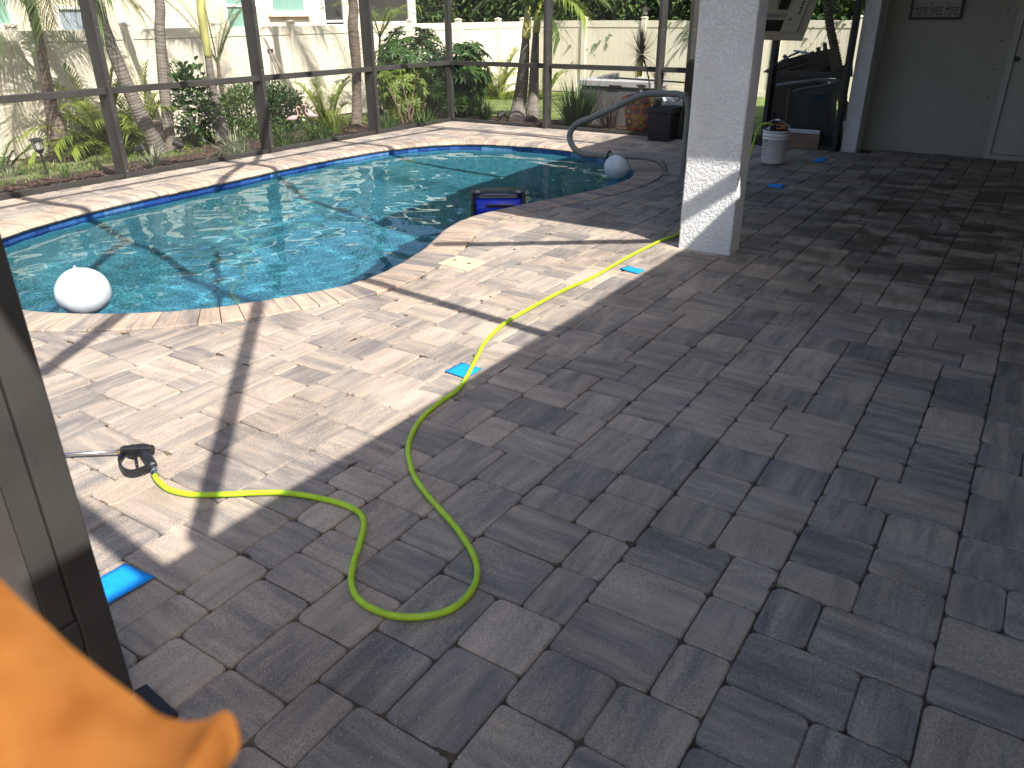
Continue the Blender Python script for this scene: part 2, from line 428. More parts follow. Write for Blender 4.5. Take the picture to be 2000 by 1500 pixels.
for (x0, y0, x1, y1) in rects:
    xe = -1.9 if False else DX1
    top = DY1 if x0 < -1.92 else 11.26
    x0 = max(x0, DX0+.10); x1 = min(x1, DX1); y1 = min(y1, top); 
    if x1-x0 < .05 or y1-y0 < .05: continue
    poly = [Vector((x0, y0)), Vector((x1, y0)), Vector((x1, y1)), Vector((x0, y1))]
    c = Vector(((x0+x1)/2, (y0+y1)/2)); i, dd = nearest(c)
    hit = inside(c)
    if hit and dd > .2: continue
    if dd < .9:
        for q in list(poly):
            j, dq = nearest(q)
            if inside(q) or dq < CW+.004:
                poly = clip_half(poly, POOL[j]+PN[j]*(CW+.003), PN[j])
                if len(poly) < 3: break
        if len(poly) < 3 or parea(poly) < .0025: continue
        c = sum(poly, Vector((0, 0)))/len(poly)
    pav.append((poly, c, (x1-x0) > (y1-y0)))
def seen_size(c): return (c.x**2+c.y**2+1.6**2)**.5 - (0 if -.5 < math.atan2(-c.x, c.y) < 1.25 else -50)
pav.sort(key=lambda t: seen_size(t[1]))
rest = MB()
for k, (poly, c, lng) in enumerate(pav):
    hz = lng if random.random() < .8 else not lng
    args = (poly, R(-.0022, .0012), min(1, max(0, random.gauss(.5, .26))), hz, (R(-90, 90), R(-90, 90)), (R(-.008, .008), R(-.008, .008)))
    if k < 300:
        one = MB(); paver(one, *args); one.build("paver", M_paver, deck)
    else: paver(rest, *args)
dirt = MB()
for k in range(110):
    poly, c, lng = pav[int(abs(random.gauss(0, .45))*len(pav)) % len(pav)]
    i = random.randrange(len(poly)); a_, b_ = poly[i], poly[(i+1) % len(poly)]; q = a_.lerp(b_, R(0, 1) if k % 3 else R(0, .08)); e = (b_-a_).normalized(); n2 = Vector((-e.y, e.x)); L_ = R(.015, .05); W_ = R(.006, .016); m_ = 11
    vs = [(q.x, q.y, .0035)]
    for t in range(m_):
        an = 6.2832*t/m_; rr3 = R(.55, 1.2); v = q+e*(L_*rr3*math.cos(an))+n2*(W_*rr3*math.sin(an)); vs.append((v.x, v.y, -.001))
    dirt.add(vs, [(0, 1+t, 1+(t+1) % m_) for t in range(m_)], R(0, 1))
stuff(dirt.build("joint_dirt", pmat("dirt_in_joints", (.10, .078, .045), .95, .35, 40, .6, 300, byrnd=.4), deck))
rp = rest.build("paver_field", M_paver, deck); stuff(rp)

# ------------------------------------------------------------------ swimming pool: shell, waterline tiles, coping, water
def smooth01(t): t = max(0, min(1, t)); return t*t*(3-2*t)
WZ = -.098
def pool_depth(x, y, dist):
    d = 1.55 - .75*smooth01((y-4.6)/3.6) + .0*x
    shelf = smooth01((y-7.55-.25*math.sin(x*1.3))/.12)
    d = d*(1-shelf)+.42*shelf
    lb = smooth01((-6.15-x)/.35)*smooth01((y-5.0)/-1.2)
    d = d*(1-.55*lb)
    return d*smooth01(.12+dist/.42)
def plaster_mat():
    m, n, l, b = newmat("pebble_plaster")
    geo = N(n, "ShaderNodeNewGeometry")
    no = N(n, "ShaderNodeTexNoise"); no.inputs['Scale'].default_value = 55; no.inputs['Detail'].default_value = 4; l.new(geo.outputs['Position'], no.inputs['Vector'])
    r = ramp(n, [(.30, (.013, .092, .105)), (.5, (.040, .195, .265)), (.72, (.17, .40, .43))]); l.new(no.outputs['Fac'], r.inputs[0])
    l.new(r.outputs[0], b.inputs['Base Color']); b.inputs['Roughness'].default_value = .8
    return m
M_plaster = plaster_mat()
mb = MB()
gx0, gx1, gy0, gy1, gs = -7.75, -3.3, 1.7, 9.65, .09
nx = int((gx1-gx0)/gs); ny = int((gy1-gy0)/gs)
def fz(x, y):
    i, dd = nearest((x, y)); ins = inside((x, y))
    return WZ-.02-pool_depth(x, y, dd if ins else 0)
vs, fs = grid(gx0, gx1, gy0, gy1, nx, ny, fz, lambda x, y: inside((x, y)) or nearest((x, y))[1] < .12)
mb.add(vs, fs)
ring = MB(); vs = []
for z, o in ((-.05, .006), (-.55, .004)):
    vs += [(POOL[i].x+PN[i].x*o, POOL[i].y+PN[i].y*o, z) for i in range(NP)]
mb.add(vs, [(i, (i+1) % NP, NP+(i+1) % NP, NP+i) for i in range(NP)])
pool = struct(mb.build("swimming_pool", M_plaster, None, True))
def tile_mat():
    m, n, l, b = newmat("glazed_blue_tile")
    at = N(n, "ShaderNodeAttribute", attribute_name='rnd'); geo = N(n, "ShaderNodeNewGeometry")
    no = N(n, "ShaderNodeTexNoise"); no.inputs['Scale'].default_value = 14; no.inputs['Detail'].default_value = 5; l.new(geo.outputs['Position'], no.inputs['Vector'])
    ad = N(n, "ShaderNodeMath", operation='MULTIPLY_ADD'); ad.inputs[1].default_value = .35; l.new(no.outputs['Fac'], ad.inputs[0]); l.new(at.outputs['Fac'], ad.inputs[2])
    r = ramp(n, [(.2, (.010, .025, .12)), (.55, (.020, .06, .24)), (.85, (.04, .125, .33)), (1.15, (.11, .23, .40))]); l.new(ad.outputs[0], r.inputs[0])
    l.new(r.outputs[0], b.inputs['Base Color']); b.inputs['Roughness'].default_value = .22
    return m
M_tile = tile_mat()
T = closed_curve(KEY, .152); TN = normals(T)
if sum(T[i].x*T[(i+1) % len(T)].y-T[(i+1) % len(T)].x*T[i].y for i in range(len(T))) < 0: TN = [-q for q in TN]
tm = [random.choice((.22, .35, .45, .55, .75)) for _ in T]
for i in range(len(T)):
    j = (i+1) % len(T); a = T[i].lerp(T[j], .012); b_ = T[j].lerp(T[i], .012)
    one = MB(); o = -.005
    pts = []
    for z in (-.052, -.205):
        for q, nn in ((a, TN[i]), (b_, TN[j])): pts.append((q.x+nn.x*o, q.y+nn.y*o, z))
    for z in (-.052, -.205):
        for q, nn in ((a, TN[i]), (b_, TN[j])): pts.append((q.x+nn.x*.004, q.y+nn.y*.004, z))
    one.add(pts, [(0, 1, 3, 2), (0, 2, 6, 4), (1, 5, 7, 3), (0, 4, 5, 1), (2, 3, 7, 6)], tm[i])
    one.build("tile", M_tile, pool)
# bull-nosed coping pavers
prof = [(CW, -.045), (CW, .0), (CW-.006, .0065), (.05, .0065), (.016, .0025), (-.016, -.012), (-.034, -.030), (-.022, -.047), (.02, -.052)]
for i in range(NP):
    j = (i+1) % NP; g = R(.01, .03); one = MB(); vs = []; uv = []
    off = (R(-90, 90), R(-90, 90)); dz = R(-.002, .002); up_ = R(-.006, .006)
    for t in (g, 1-g):
        q = POOL[i].lerp(POOL[j], t); nn = PN[i].lerp(PN[j], t).normalized()
        for o, z in prof:
            oo = o+(up_ if o > .1 else up_*.3); vs.append((q.x+nn.x*oo, q.y+nn.y*oo, z+dz)); uv.append((o*1.0+off[0]-z, t*.105+off[1]))
    k = len(prof)
    fs = [(a, a+1, k+a+1, k+a) for a in range(k-1)]+[tuple(range(k-1, -1, -1)), tuple(range(k, 2*k))]
    one.add(vs, fs, min(1, max(0, random.gauss(.66, .22))), uv); one.build("coping_brick", M_cope, pool)
# mortar bed under the coping
mb = MB(); vs = []
for o, z in ((CW-.01, -.02), (.0, -.012), (.0, -.06)): vs += [(POOL[i].x+PN[i].x*o, POOL[i].y+PN[i].y*o, z) for i in range(NP)]
mb.add(vs, [(l*NP+i, l*NP+(i+1) % NP, (l+1)*NP+(i+1) % NP, (l+1)*NP+i) for l in range(2) for i in range(NP)])
mb.build("mortar_bed", M_sand, pool)

def water_mat():
    m, n, l, b = newmat("pool_water"); n.remove(b)
    g = N(n, "ShaderNodeBsdfGlass"); g.inputs['IOR'].default_value = 1.33; g.inputs['Roughness'].default_value = 0.0
    g.inputs['Color'].default_value = (.80, .96, 1, 1)
    l.new(g.outputs[0], n["Material Output"].inputs['Surface'])
    return m
M_water = water_mat()
WV = [(R(0, 6.28), R(4, 9), R(.0016, .0030), R(0, 6.28)) for _ in range(5)]+[(R(0, 6.28), R(12, 22), R(.0006, .0011), R(0, 6.28)) for _ in range(8)]+[(R(0, 6.28), R(24, 40), R(.00025, .0004), R(0, 6.28)) for _ in range(10)]
def wz(x, y):
    h = 0
    wx = x+.12*mnoise.noise((x*.9, y*.9, 3)); wy = y+.12*mnoise.noise((x*.9, y*.9, 9))
    for a, k, A, ph in WV: h += A*math.sin(k*(wx*math.cos(a)+wy*math.sin(a))+ph)
    return WZ+.8*h*(.75+.5*mnoise.noise((x*.5, y*.5, 1)))
mb = MB(); gs = .042
nx = int((gx1-gx0)/gs); ny = int((gy1-gy0)/gs)
vs, fs = grid(gx0, gx1, gy0, gy1, nx, ny, wz, lambda x, y: inside((x, y)) or nearest((x, y))[1] < .06)
mb.add(vs, fs)
water = struct(mb.build("pool_water", M_water, None, True))
try:
    water.cycles.is_caustics_caster = True; pool.cycles.is_caustics_receiver = True
except Exception: pass

# ------------------------------------------------------------------ the house the deck belongs to
house = thing("house", "white stucco house whose patio roof shades the paver deck, with square column and back door", "house", (0.0, 11.25, 0))
M_roof = pmat("roof_shingle", (.16, .13, .11), .9, .2, 8, .4, 60)
M_soffit = pmat("soffit_white", (.70, .70, .68), .7, .04, 4)
M_dark = pmat("dark_metal_hardware", (.045, .038, .032), .45, .2, 20)
M_door = pmat("door_paint", (.46, .46, .44), .5, .03, 4)
mb = MB()
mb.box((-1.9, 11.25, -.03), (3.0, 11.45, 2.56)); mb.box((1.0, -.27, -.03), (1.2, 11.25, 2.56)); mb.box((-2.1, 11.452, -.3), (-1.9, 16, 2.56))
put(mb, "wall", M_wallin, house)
mb = MB(); mb.box((-2.095, 10.87, -.02), (-1.91, 11.248, 2.56), ch=.008); put(mb, "pilaster", M_column, house)
mb = MB()
nz = 26; vs = []; fs = []
W0, W1, D0, D1 = -2.1, -1.70, 5.5, 5.715
def rr(k):
    c = .012; return [(W0+c,D0),(W1-c,D0),(W1-c*.3,D0+c*.3),(W1,D0+c),(W1,D1-c),(W1-c,D1),(W0+c,D1),(W0,D1-c),(W0,D0+c),(W0+c*.3,D0+c*.3)]
for k in range(nz+1):
    for x, y in rr(k): vs.append((x+.0025*mnoise.noise((x*9, k*.9, 1)), y+.0025*mnoise.noise((x*9, k*.9, 5)), 2.36*k/nz-.02))
n_ = 10
for k in range(nz):
    for i in range(n_): fs.append((k*n_+i, k*n_+(i+1) % n_, (k+1)*n_+(i+1) % n_, (k+1)*n_+i))
mb.add(vs, fs); put(mb, "column", M_column, house)
mb = MB(); mb.box((-2.09, 4.95, 2.34), (-1.71, 11.2, 2.552)); put(mb, "patio_beam", M_column, house)
mb = MB()
mb.box((.31, -.25, 2.552), (9, 4.86, 2.57)); mb.box((-2.69, 4.862, 2.553), (9, 16, 2.571)); put(mb, "soffit", M_soffit, house)
mb = MB()
mb.box((.29, -.27, 2.54), (.309, 4.80, 2.75)); mb.box((-2.71, 4.82, 2.54), (.285, 4.839, 2.75)); mb.box((-2.71, 4.841, 2.54), (-2.691, 16, 2.75)); mb.box((.311, -.27, 2.54), (9, -.251, 2.75))
put(mb, "fascia", M_soffit, house)
mb = MB()
mb.add([(.29, -.27, 2.755), (9, -.27, 2.755), (9, 4.8, 2.755), (.29, 4.8, 2.755), (4, 3, 3.9), (9, 3, 3.9), (4, 4.8, 3.9), (9, 4.8, 3.9)], [(0, 1, 5, 4), (0, 4, 6, 3), (4, 5, 7, 6)])
mb.add([(-2.71, 4.82, 2.757), (9, 4.82, 2.757), (9, 16, 2.757), (-2.71, 16, 2.757), (.6, 8.1, 3.75), (9, 8.1, 3.75), (.6, 16, 3.75), (9, 16, 3.75)], [(0, 1, 5, 4), (0, 4, 6, 3), (4, 5, 7, 6)])
put(mb, "roof", M_roof, house)
mb = MB()
mb.box((-.52, 11.19, 0), (-.455, 11.248, 2.16)); mb.box((.46, 11.19, 0), (.525, 11.248, 2.16)); mb.box((-.4549, 11.191, 2.10), (.4599, 11.248, 2.159)); mb.box((-.4549, 11.185, -.01), (.4599, 11.248, .052))
put(mb, "door_frame", M_door, house)
mb = MB(); mb.box((-.448, 11.21, .058), (.453, 11.246, 2.094)); door = put(mb, "door", M_door, house)
def disc_y(mb, x, y, z, r, t, n=18): mb.lathe((x, y, z), [(r*.98, 0), (r, t*.3), (r*.9, t)], n, M=Matrix.Rotation(math.radians(90), 3, 'X'))
mb = MB(); disc_y(mb, -.424, 11.209, .968, .030, .012); mb.tube([(-.424, 11.2, .968), (-.424, 11.16, .968)], .010, 10)
mb.tube([(-.424, 11.16, .968), (-.40, 11.157, .966), (-.275, 11.157, .974), (-.35, 11.157, .985), (-.325, 11.157, .984), (-.31, 11.157, .972)], [.010, .0095, .008, .0075, .007, .005], 10)
local(mb.build("door_handle", M_dark, None, True), house); bpy.data.objects["door_handle"].parent = door
bpy.data.objects["door_handle"].matrix_parent_inverse = Matrix.Translation(house.location).inverted()
mb = MB(); disc_y(mb, -.426, 11.209, 1.108, .031, .018); o = put(mb, "deadbolt", M_dark, house); o.parent = door
for (x, z, r) in ((-.632, 1.612, .010), (-.63, 1.454, .006), (-.625, 1.299, .010), (-.794, 1.127, .006), (-.627, .993, .009), (-.621, .684, .009), (-.615, .372, .008), (-.62, .09, .006)):
    mb = MB(); disc_y(mb, x, 11.249, z, r, .006, 10); put(mb, "wall_anchor", M_dark, house)

# ------------------------------------------------------------------ sign on the patio wall
sign = thing("wall_sign", "framed sign reading Home Sweet Home on the shaded wall beside the door", "sign", (-1.36, 11.24, 1.62))
M_signb = pmat("sign_board", (.38, .37, .36), .7, .05, 12, stretch=(1, 1, 14)); M_signf = pmat("sign_frame_black", (.012, .011, .010), .5, .2, 9)
x0, x1, z0, z1 = -1.645, -1.085, 1.517, 1.80
mb = MB(); mb.box((x0, 11.215, z0), (x1, 11.247, z0+.028)); mb.box((x0, 11.215, z1-.028), (x1, 11.247, z1)); mb.box((x0, 11.2151, z0+.0281), (x0+.026, 11.247, z1-.0281)); mb.box((x1-.026, 11.2151, z0+.0281), (x1, 11.247, z1-.0281))
put(mb, "frame", M_signf, sign)
mb = MB(); mb.box((x0+.026, 11.232, z0+.028), (x1-.026, 11.246, z1-.028)); put(mb, "board", M_signb, sign)
tc = bpy.data.curves.new("lettering", 'FONT'); tc.body = "Home Sweet Home"; tc.size = .205; tc.align_x = 'CENTER'; tc.extrude = .0004; tc.shear = .14
tc.materials.append(M_signf)
to = bpy.data.objects.new("lettering", tc); C.objects.link(to)
bpy.context.view_layer.update()
wd_ = to.dimensions.x or 1
to.rotation_euler = (math.radians(90), 0, 0); to.location = (-1.365, 11.2308, 1.562); to.scale = (.468/wd_, 1, 1)
bpy.context.view_layer.update()
lm = bpy.data.meshes.new_from_object(to.evaluated_get(bpy.context.evaluated_depsgraph_get())); lm.transform(to.matrix_world)
bpy.data.objects.remove(to); lo = bpy.data.objects.new("lettering", lm); C.objects.link(lo); stuff(lo)
local(lo, sign)

# ------------------------------------------------------------------ pool enclosure
M_screen = None
def screen_mat():
    m, n, l, b = newmat("insect_screen")
    b.inputs['Base Color'].default_value = (.055, .055, .055, 1); b.inputs['Roughness'].default_value = .8
    t = N(n, "ShaderNodeBsdfTransparent"); mx = N(n, "ShaderNodeMixShader"); mx.inputs[0].default_value = .14
    l.new(t.outputs[0], mx.inputs[1]); l.new(b.outputs[0], mx.inputs[2]); l.new(mx.outputs[0], n["Material Output"].inputs[0])
    return m
M_screen = screen_mat()
cage = thing("pool_enclosure", "bronze aluminium screen cage standing around the pool deck", "pool screen", (-8.34, 10.84, 0))
LX = -8.34; BY = 10.90; ZT = 2.62
lposts = [0.06, 2.94, 4.966, 7.0, 9.04]
M_screw = pmat("screw_steel", (.5, .5, .5), .35, .1, 5, metal=.8)
for y in lposts:
    mb = MB(); mb.box((LX-.11, y-.025, -.02), (LX+.09, y+.025, ZT), ch=.004)
    p = put(mb, "post", M_bronze, cage)
    for z in (.08, .38, .66, .99, 1.5):
        mb = MB(); mb.lathe((LX+.0905, y, z), [(.008, 0), (.007, .004)], 8, M=Matrix.Rotation(math.radians(90), 3, 'Y')); s = put(mb, "screw", M_screw, cage); s.parent = p
    mb = MB(); mb.box((LX-.06, y-.06, .0), (LX+.0, y-.026, .05)); mb.box((LX+.0, y-.07, .0), (LX+.075, y-.0265, .008)); s = put(mb, "foot_bracket", M_black, cage); s.parent = p
mb = MB(); mb.box((LX-.03, BY-.03, -.02), (LX+.05, BY+.05, ZT)); put(mb, "post", M_bronze, cage)
bposts = [-6.45, -4.64, -4.20, -3.08, -2.165]
for x in bposts:
    mb = MB(); mb.box((x-.027, BY-.12, -.02), (x+.027, BY+.06, ZT), ch=.004); p = put(mb, "post", M_bronze, cage)
    for z in (.1, .5, 1.0, 1.4):
        mb = MB(); mb.lathe((x+.0275, BY-.05, z), [(.008, 0), (.007, .004)], 8, M=Matrix.Rotation(math.radians(90), 3, 'Y')); s = put(mb, "screw", M_screw, cage); s.parent = p
ys = lposts+[BY]
for a, b in zip(ys[:-1], ys[1:]):
    mb = MB(); mb.box((LX-.005, a+.026, .862), (LX+.055, b-.026, .928), ch=.004); put(mb, "chair_rail", M_bronze, cage)
    mb = MB(); mb.box((LX-.01, a+.026, -.01), (LX+.045, b-.026, .045)); put(mb, "base_rail", M_bronze, cage)
    for z0_, z1_ in ((.046, .861), (.929, ZT)):
        mb = MB(); mb.add([(LX+.02, a+.025, z0_), (LX+.02, b-.025, z0_), (LX+.02, b-.025, z1_), (LX+.02, a+.025, z1_)], [(0, 1, 2, 3)]); put(mb, "screen_panel", M_screen, cage)
xs = [LX]+bposts
for k, (a, b) in enumerate(zip(xs[:-1], xs[1:])):
    if k == 3: continue                       # the doorway hidden behind the column
    mb = MB(); mb.box((a+.05, BY-.05, .862), (b-.028, BY+.01, .928), ch=.004); put(mb, "chair_rail", M_bronze, cage)
    mb = MB(); mb.box((a+.05, BY-.05, -.01), (b-.028, BY+.01, .045)); put(mb, "base_rail", M_bronze, cage)
    for z0_, z1_ in ((.046, .861), (.929, ZT)):
        mb = MB(); mb.add([(a+.05, BY-.02, z0_), (b-.028, BY-.02, z0_), (b-.028, BY-.02, z1_), (a+.05, BY-.02, z1_)], [(0, 1, 2, 3)]); put(mb, "screen_panel", M_screen, cage)
mb = MB(); mb.box((LX-.05, .0, ZT), (LX+.05, BY, ZT+.05)); put(mb, "eave_beam", M_bronze, cage)
mb = MB(); mb.box((LX, BY-.05, ZT+.051), (-2.8, BY+.05, ZT+.10)); put(mb, "eave_beam", M_bronze, cage)
def bm(pts, wd=.05, ht=.13, name="roof_beam"):
    mb = MB()
    for p, q in zip(pts[:-1], pts[1:]): mb.beam(p, q, wd, ht)
    put(mb, name, M_bronze, cage)
full = lambda y: [(.27, y, 2.70), (-.9, y, 3.28), (-4.0, y, 3.80), (-6.9, y, 3.42), (LX, y, 2.68)]
part_ = lambda y: [(-2.73, y, 2.72), (-3.4, y, 3.2), (-4.6, y, 3.72), (-6.9, y, 3.42), (LX, y, 2.68)]
bm(full(2.48)); bm(part_(4.93)); bm(part_(6.85)); bm([(-2.73, 8.9, 2.72), (-3.6, 8.9, 3.1), (-6.9, 8.9, 3.1), (LX, 8.9, 2.68)]); bm([(.27, .06, 2.70), (-1.0, .06, 3.2), (-4, .06, 3.6), (-6.9, .06, 3.3), (LX, .06, 2.68)])
bm([(-4.75, .1, 3.62), (-4.75, 2.48, 3.76), (-4.7, 6.85, 3.74), (-5.1, 8.9, 3.14)], .05, .05, "purlin")
bm([(-8.2, 8.6, 2.75), (-6.4, 9.1, 2.9), (-3.1, 9.1, 2.9)], .05, .06, "purlin")
br = lambda a, b: bm([a, b], .05, .09, "roof_brace")
br((.22, .24, 2.69), (-1.0, 1.76, 3.28)); br((.15, 4.74, 2.70), (-.99, 3.42, 3.22)); br((-4.7, 4.85, 3.74), (-3.95, 3.92, 3.8)); br((-1.5, 1.2, 3.36), (-1.15, .5, 3.22)); br((-1.0, 1.76, 3.3), (-2.6, 3.0, 3.58)); br((-2.4, 1.2, 3.5), (-3.3, 2.45, 3.66)); br((-4.6, 4.93, 3.7), (-6.4, 6.6, 3.46))
# open screen door beside the camera
dr = MB(); X_ = -1.655
dr.box((X_-.022, .625, .012), (X_+.022, .70, 2.1), ch=.003); stile = put(dr, "screen_door", M_bronze, cage)
def dsub(name, mb, m): o = put(mb, name, m, cage); o.parent = stile
mb = MB(); mb.box((X_-.016, .566, .012), (X_+.012, .623, 2.1), ch=.002); dsub("inner_stile", mb, M_bronze)
mb = MB(); mb.box((X_-.022, -.17, .012), (X_+.022, -.10, 2.1)); dsub("hinge_stile", mb, M_bronze)
for z in (.012, .93, 2.03):
    mb = MB(); mb.box((X_-.015, -.099, z), (X_+.010, .565, z+.075)); dsub("cross_rail", mb, M_bronze)
M_kick = pmat("kick_plate_bronze", (.055, .05, .046), .4, .1, 6)
mb = MB(); mb.box((X_-.006, -.099, .088), (X_+.004, .565, .929)); dsub("kick_plate", mb, M_kick)
mb = MB(); mb.add([(X_, -.099, 1.006), (X_, .565, 1.006), (X_, .565, 2.029), (X_, -.099, 2.029)], [(0, 1, 2, 3)]); dsub("screen_panel", mb, M_screen)
mb = MB(); mb.box((X_+.0125, .50, .235), (X_+.021, .6235, .315), ch=.003); mb.lathe((X_+.021, .56, .275), [(.013, 0), (.012, .005), (.004, .0055)], 14, M=Matrix.Rotation(math.radians(90), 3, 'Y')); dsub("corner_plate", mb, M_bronze)

# ------------------------------------------------------------------ privacy fences
M_cap = M_vinyl
def fence_run(t, posts, axis, const, z0f, ztop, bw):
    """posts: positions along the run; boards between them"""
    P = lambda s, o: (const+o, s) if axis == 'y' else (s, const+o)
    for s in posts:
        g = z0f(*P(s, 0)); mb = MB(); x, y = P(s, 0)
        mb.box((x-.062, y-.062, g-.05), (x+.062, y+.062, ztop+.055), ch=.006); p = put(mb, "post", M_vinyl, t)
        mb = MB(); mb.obox((x, y, ztop+.065), (.145, .145, .02)); mb.add([(x-.07, y-.07, ztop+.0755), (x+.07, y-.07, ztop+.0755), (x+.07, y+.07, ztop+.0755), (x-.07, y+.07, ztop+.0755), (x, y, ztop+.105)], [(0, 1, 4), (1, 2, 4), (2, 3, 4), (3, 0, 4)])
        c = put(mb, "post_cap", M_vinyl, t); c.parent = p
    for a, b in zip(posts[:-1], posts[1:]):
        g = max(z0f(*P(a, 0)), z0f(*P(b, 0)))
        for nm, h0, h1 in (("top_rail", ztop-.15, ztop), ("bottom_rail", g+.02, g+.16)):
            mb = MB(); p, q = P(a+.063, -.025), P(b-.063, .025); mb.box((p[0], p[1], h0), (q[0], q[1], h1), ch=.004); put(mb, nm, M_vinyl, t)
        n = max(1, round((b-a-.126)/bw)); w_ = (b-a-.126)/n
        for i in range(n):
            s0 = a+.063+i*w_; mb = MB(); p, q = P(s0+.005, -.012), P(s0+w_-.005, .012)
            mb.box((p[0], p[1], g+.1601), (q[0], q[1], ztop-.1501), ch=.0035); put(mb, "board", M_vinyl, t)
        mb = MB(); p, q = P(a+.063, -.006), P(b-.063, .006); mb.box((p[0], p[1], g+.161), (q[0], q[1], ztop-.151)); put(mb, "board_tongue", M_vinyl, t)
lf = thing("vinyl_fence", "long sunlit cream vinyl fence running behind the palms, in front of the neighbouring house", "fence", (-12.2, 11, -.25))
lp = [2.7, 4.4, 6.1, 7.8, 9.475, 11.15, 12.89, 14.63, 16.374, 18.07, 19.24]
fence_run(lf, lp, 'y', -12.2, gz, 1.425, .178)
bf = thing("vinyl_fence", "tan vinyl fence across the back lawn with a lantern on one post", "fence", (-7, 19.3, -.2))
bp_ = [-12.06, -10.37, -8.72, -7.08, -5.42, -3.76, -2.1, -.4, 1.3]
fence_run(bf, bp_, 'x', 19.3, gz, 1.445, .155)

# ------------------------------------------------------------------ neighbouring house beyond the fence
nb = thing("neighbor_house", "beige stucco house with green-curtained windows beyond the cream fence", "house", (-15.2, 12, -.3))
M_glassg = pmat("window_green_blind", (.22, .40, .33), .25, .08, 3, stretch=(1, 30, 1)); M_glassd = pmat("dark_window_glass", (.05, .05, .046), .06, .1, 2)
M_glassb = pmat("blue_window_blind", (.34, .40, .46), .3, .06, 3); M_wframe = pmat("white_window_frame", (.80, .78, .74), .5, .03, 5)
mb = MB(); mb.box((-26, 4, -.3), (-15.0, 18.12, 2.9)); put(mb, "wall", M_beige, nb)
mb = MB(); mb.box((-26.5, 3.5, 2.901), (-14.5, 18.6, 3.08)); put(mb, "eave", M_wframe, nb)
mb = MB(); mb.add([(-26.5, 3.5, 3.082), (-14.5, 3.5, 3.082), (-14.5, 18.6, 3.082), (-26.5, 18.6, 3.082), (-20.5, 9, 4.9), (-20.5, 13, 4.9)], [(0, 1, 4), (1, 2, 5, 4), (2, 3, 5), (3, 0, 4, 5)]); put(mb, "roof", M_roof, nb)
mb = MB(); mb.box((-14.998, 17.90, -.3), (-14.93, 18.14, 2.895)); put(mb, "corner_trim", M_wframe, nb)
mb = MB(); mb.tube([(-14.95, 9.5, -.2), (-14.95, 9.5, 2.89)], .05, 8); put(mb, "downspout", M_wframe, nb)
def nwin(y0, y1, z0, z1, mat, rails=()):
    mb = MB(); f = .06
    mb.box((-14.998, y0-f, z0-f), (-14.94, y1+f, z0)); mb.box((-14.998, y0-f, z1), (-14.94, y1+f, z1+f)); mb.box((-14.998, y0-f, z0+.0005), (-14.94, y0, z1-.0005)); mb.box((-14.998, y1, z0+.0005), (-14.94, y1+f, z1-.0005))
    for z in rails: mb.box((-14.985, y0+.0005, z-.025), (-14.945, y1-.0005, z+.025))
    fr = put(mb, "window", M_wframe, nb)
    mb = MB(); mb.box((-14.998, y0, z0), (-14.982, y1, z1)); p = put(mb, "pane", mat, nb); p.parent = fr
    mb = MB(); mb.box((-14.999, y0-.12, z0-.12), (-14.90, y1+.12, z0-f-.001)); p = put(mb, "sill", M_beige, nb); p.parent = fr
nwin(11.95, 12.75, 1.37, 2.6, M_glassg, (1.80,)); nwin(13.2, 14.15, 1.70, 2.6, M_glassg); nwin(14.78, 15.40, 1.40, 2.6, M_glassd, (1.47,)); nwin(16.2, 17.86, 1.45, 2.6, M_glassd); nwin(8.35, 8.86, 1.27, 1.72, M_glassb); nwin(6.9, 7.5, 1.5, 2.6, M_glassg)

# ------------------------------------------------------------------ planting
L_deep = leafmat("deep_green_leaf", (.018, .050, .012), (.060, .125, .025), .25, .35)
L_mid = leafmat("mid_green_leaf", (.035, .085, .018), (.11, .19, .04), .3)
L_lime = leafmat("lime_palm_leaf", (.10, .17, .025), (.30, .36, .07), .4)
L_palm = leafmat("palm_leaf", (.045, .095, .025), (.14, .20, .06), .35)
L_pale = leafmat("pale_wispy_leaf", (.14, .19, .08), (.34, .38, .20), .4)
L_grey = leafmat("variegated_blade", (.10, .14, .07), (.42, .44, .30), .3)
L_red = leafmat("dark_cordyline_leaf", (.045, .035, .03), (.13, .085, .06), .2)
L_dry = leafmat("dry_yellow_leaf", (.22, .16, .05), (.42, .34, .10), .3)
M_trunk = pmat("palm_bark", (.145, .115, .09), .92, .3, 9, .6, 60, stretch=(1, 1, 6), byrnd=.15)
M_trunkp = pmat("smooth_grey_palm_trunk", (.16, .142, .12), .85, .2, 6, .4, 50, stretch=(1, 1, 5), byrnd=.15)
M_shaft = pmat("green_crownshaft", (.36, .36, .12), .5, .2, 4, stretch=(1, 1, .6))
M_stem = pmat("brown_stem", (.14, .095, .06), .85, .25, 15, .3, 60)
M_bark = pmat("tree_bark", (.11, .085, .065), .92, .3, 9, .6, 40)

def interp(path, rad, n):
    P = [Vector(p) for p in path]; m = len(P)-1; res = []; rr = []
    for k in range(n+1):
        s = k/n*m; i = min(int(s), m-1); t = s-i
        a, b, c, d = P[max(i-1, 0)], P[i], P[i+1], P[min(i+2, m)]
        res.append(.5*((2*b)+(c-a)*t+(2*a-5*b+4*c-d)*t*t+(3*b-a-3*c+d)*t**3)); rr.append(rad[i]*(1-t)+rad[i+1]*t)
    return res, rr
def trunk(path, rad, rings=.06, amp=.03, n=12, seg=None):
    L = sum((Vector(path[i+1])-Vector(path[i])).length for i in range(len(path)-1))
    seg = seg or max(12, int(L/rings*2)); P, rr = interp(path, rad, seg)
    rr = [r*(1+(amp if k % 2 else -amp)*R(.4, 1.2)) for k, r in enumerate(rr)]
    mb = MB(); mb.tube(P, rr, n); mb.r = [R(0, 1) if i % n == 0 else .5 for i in range(len(mb.r))]; return mb
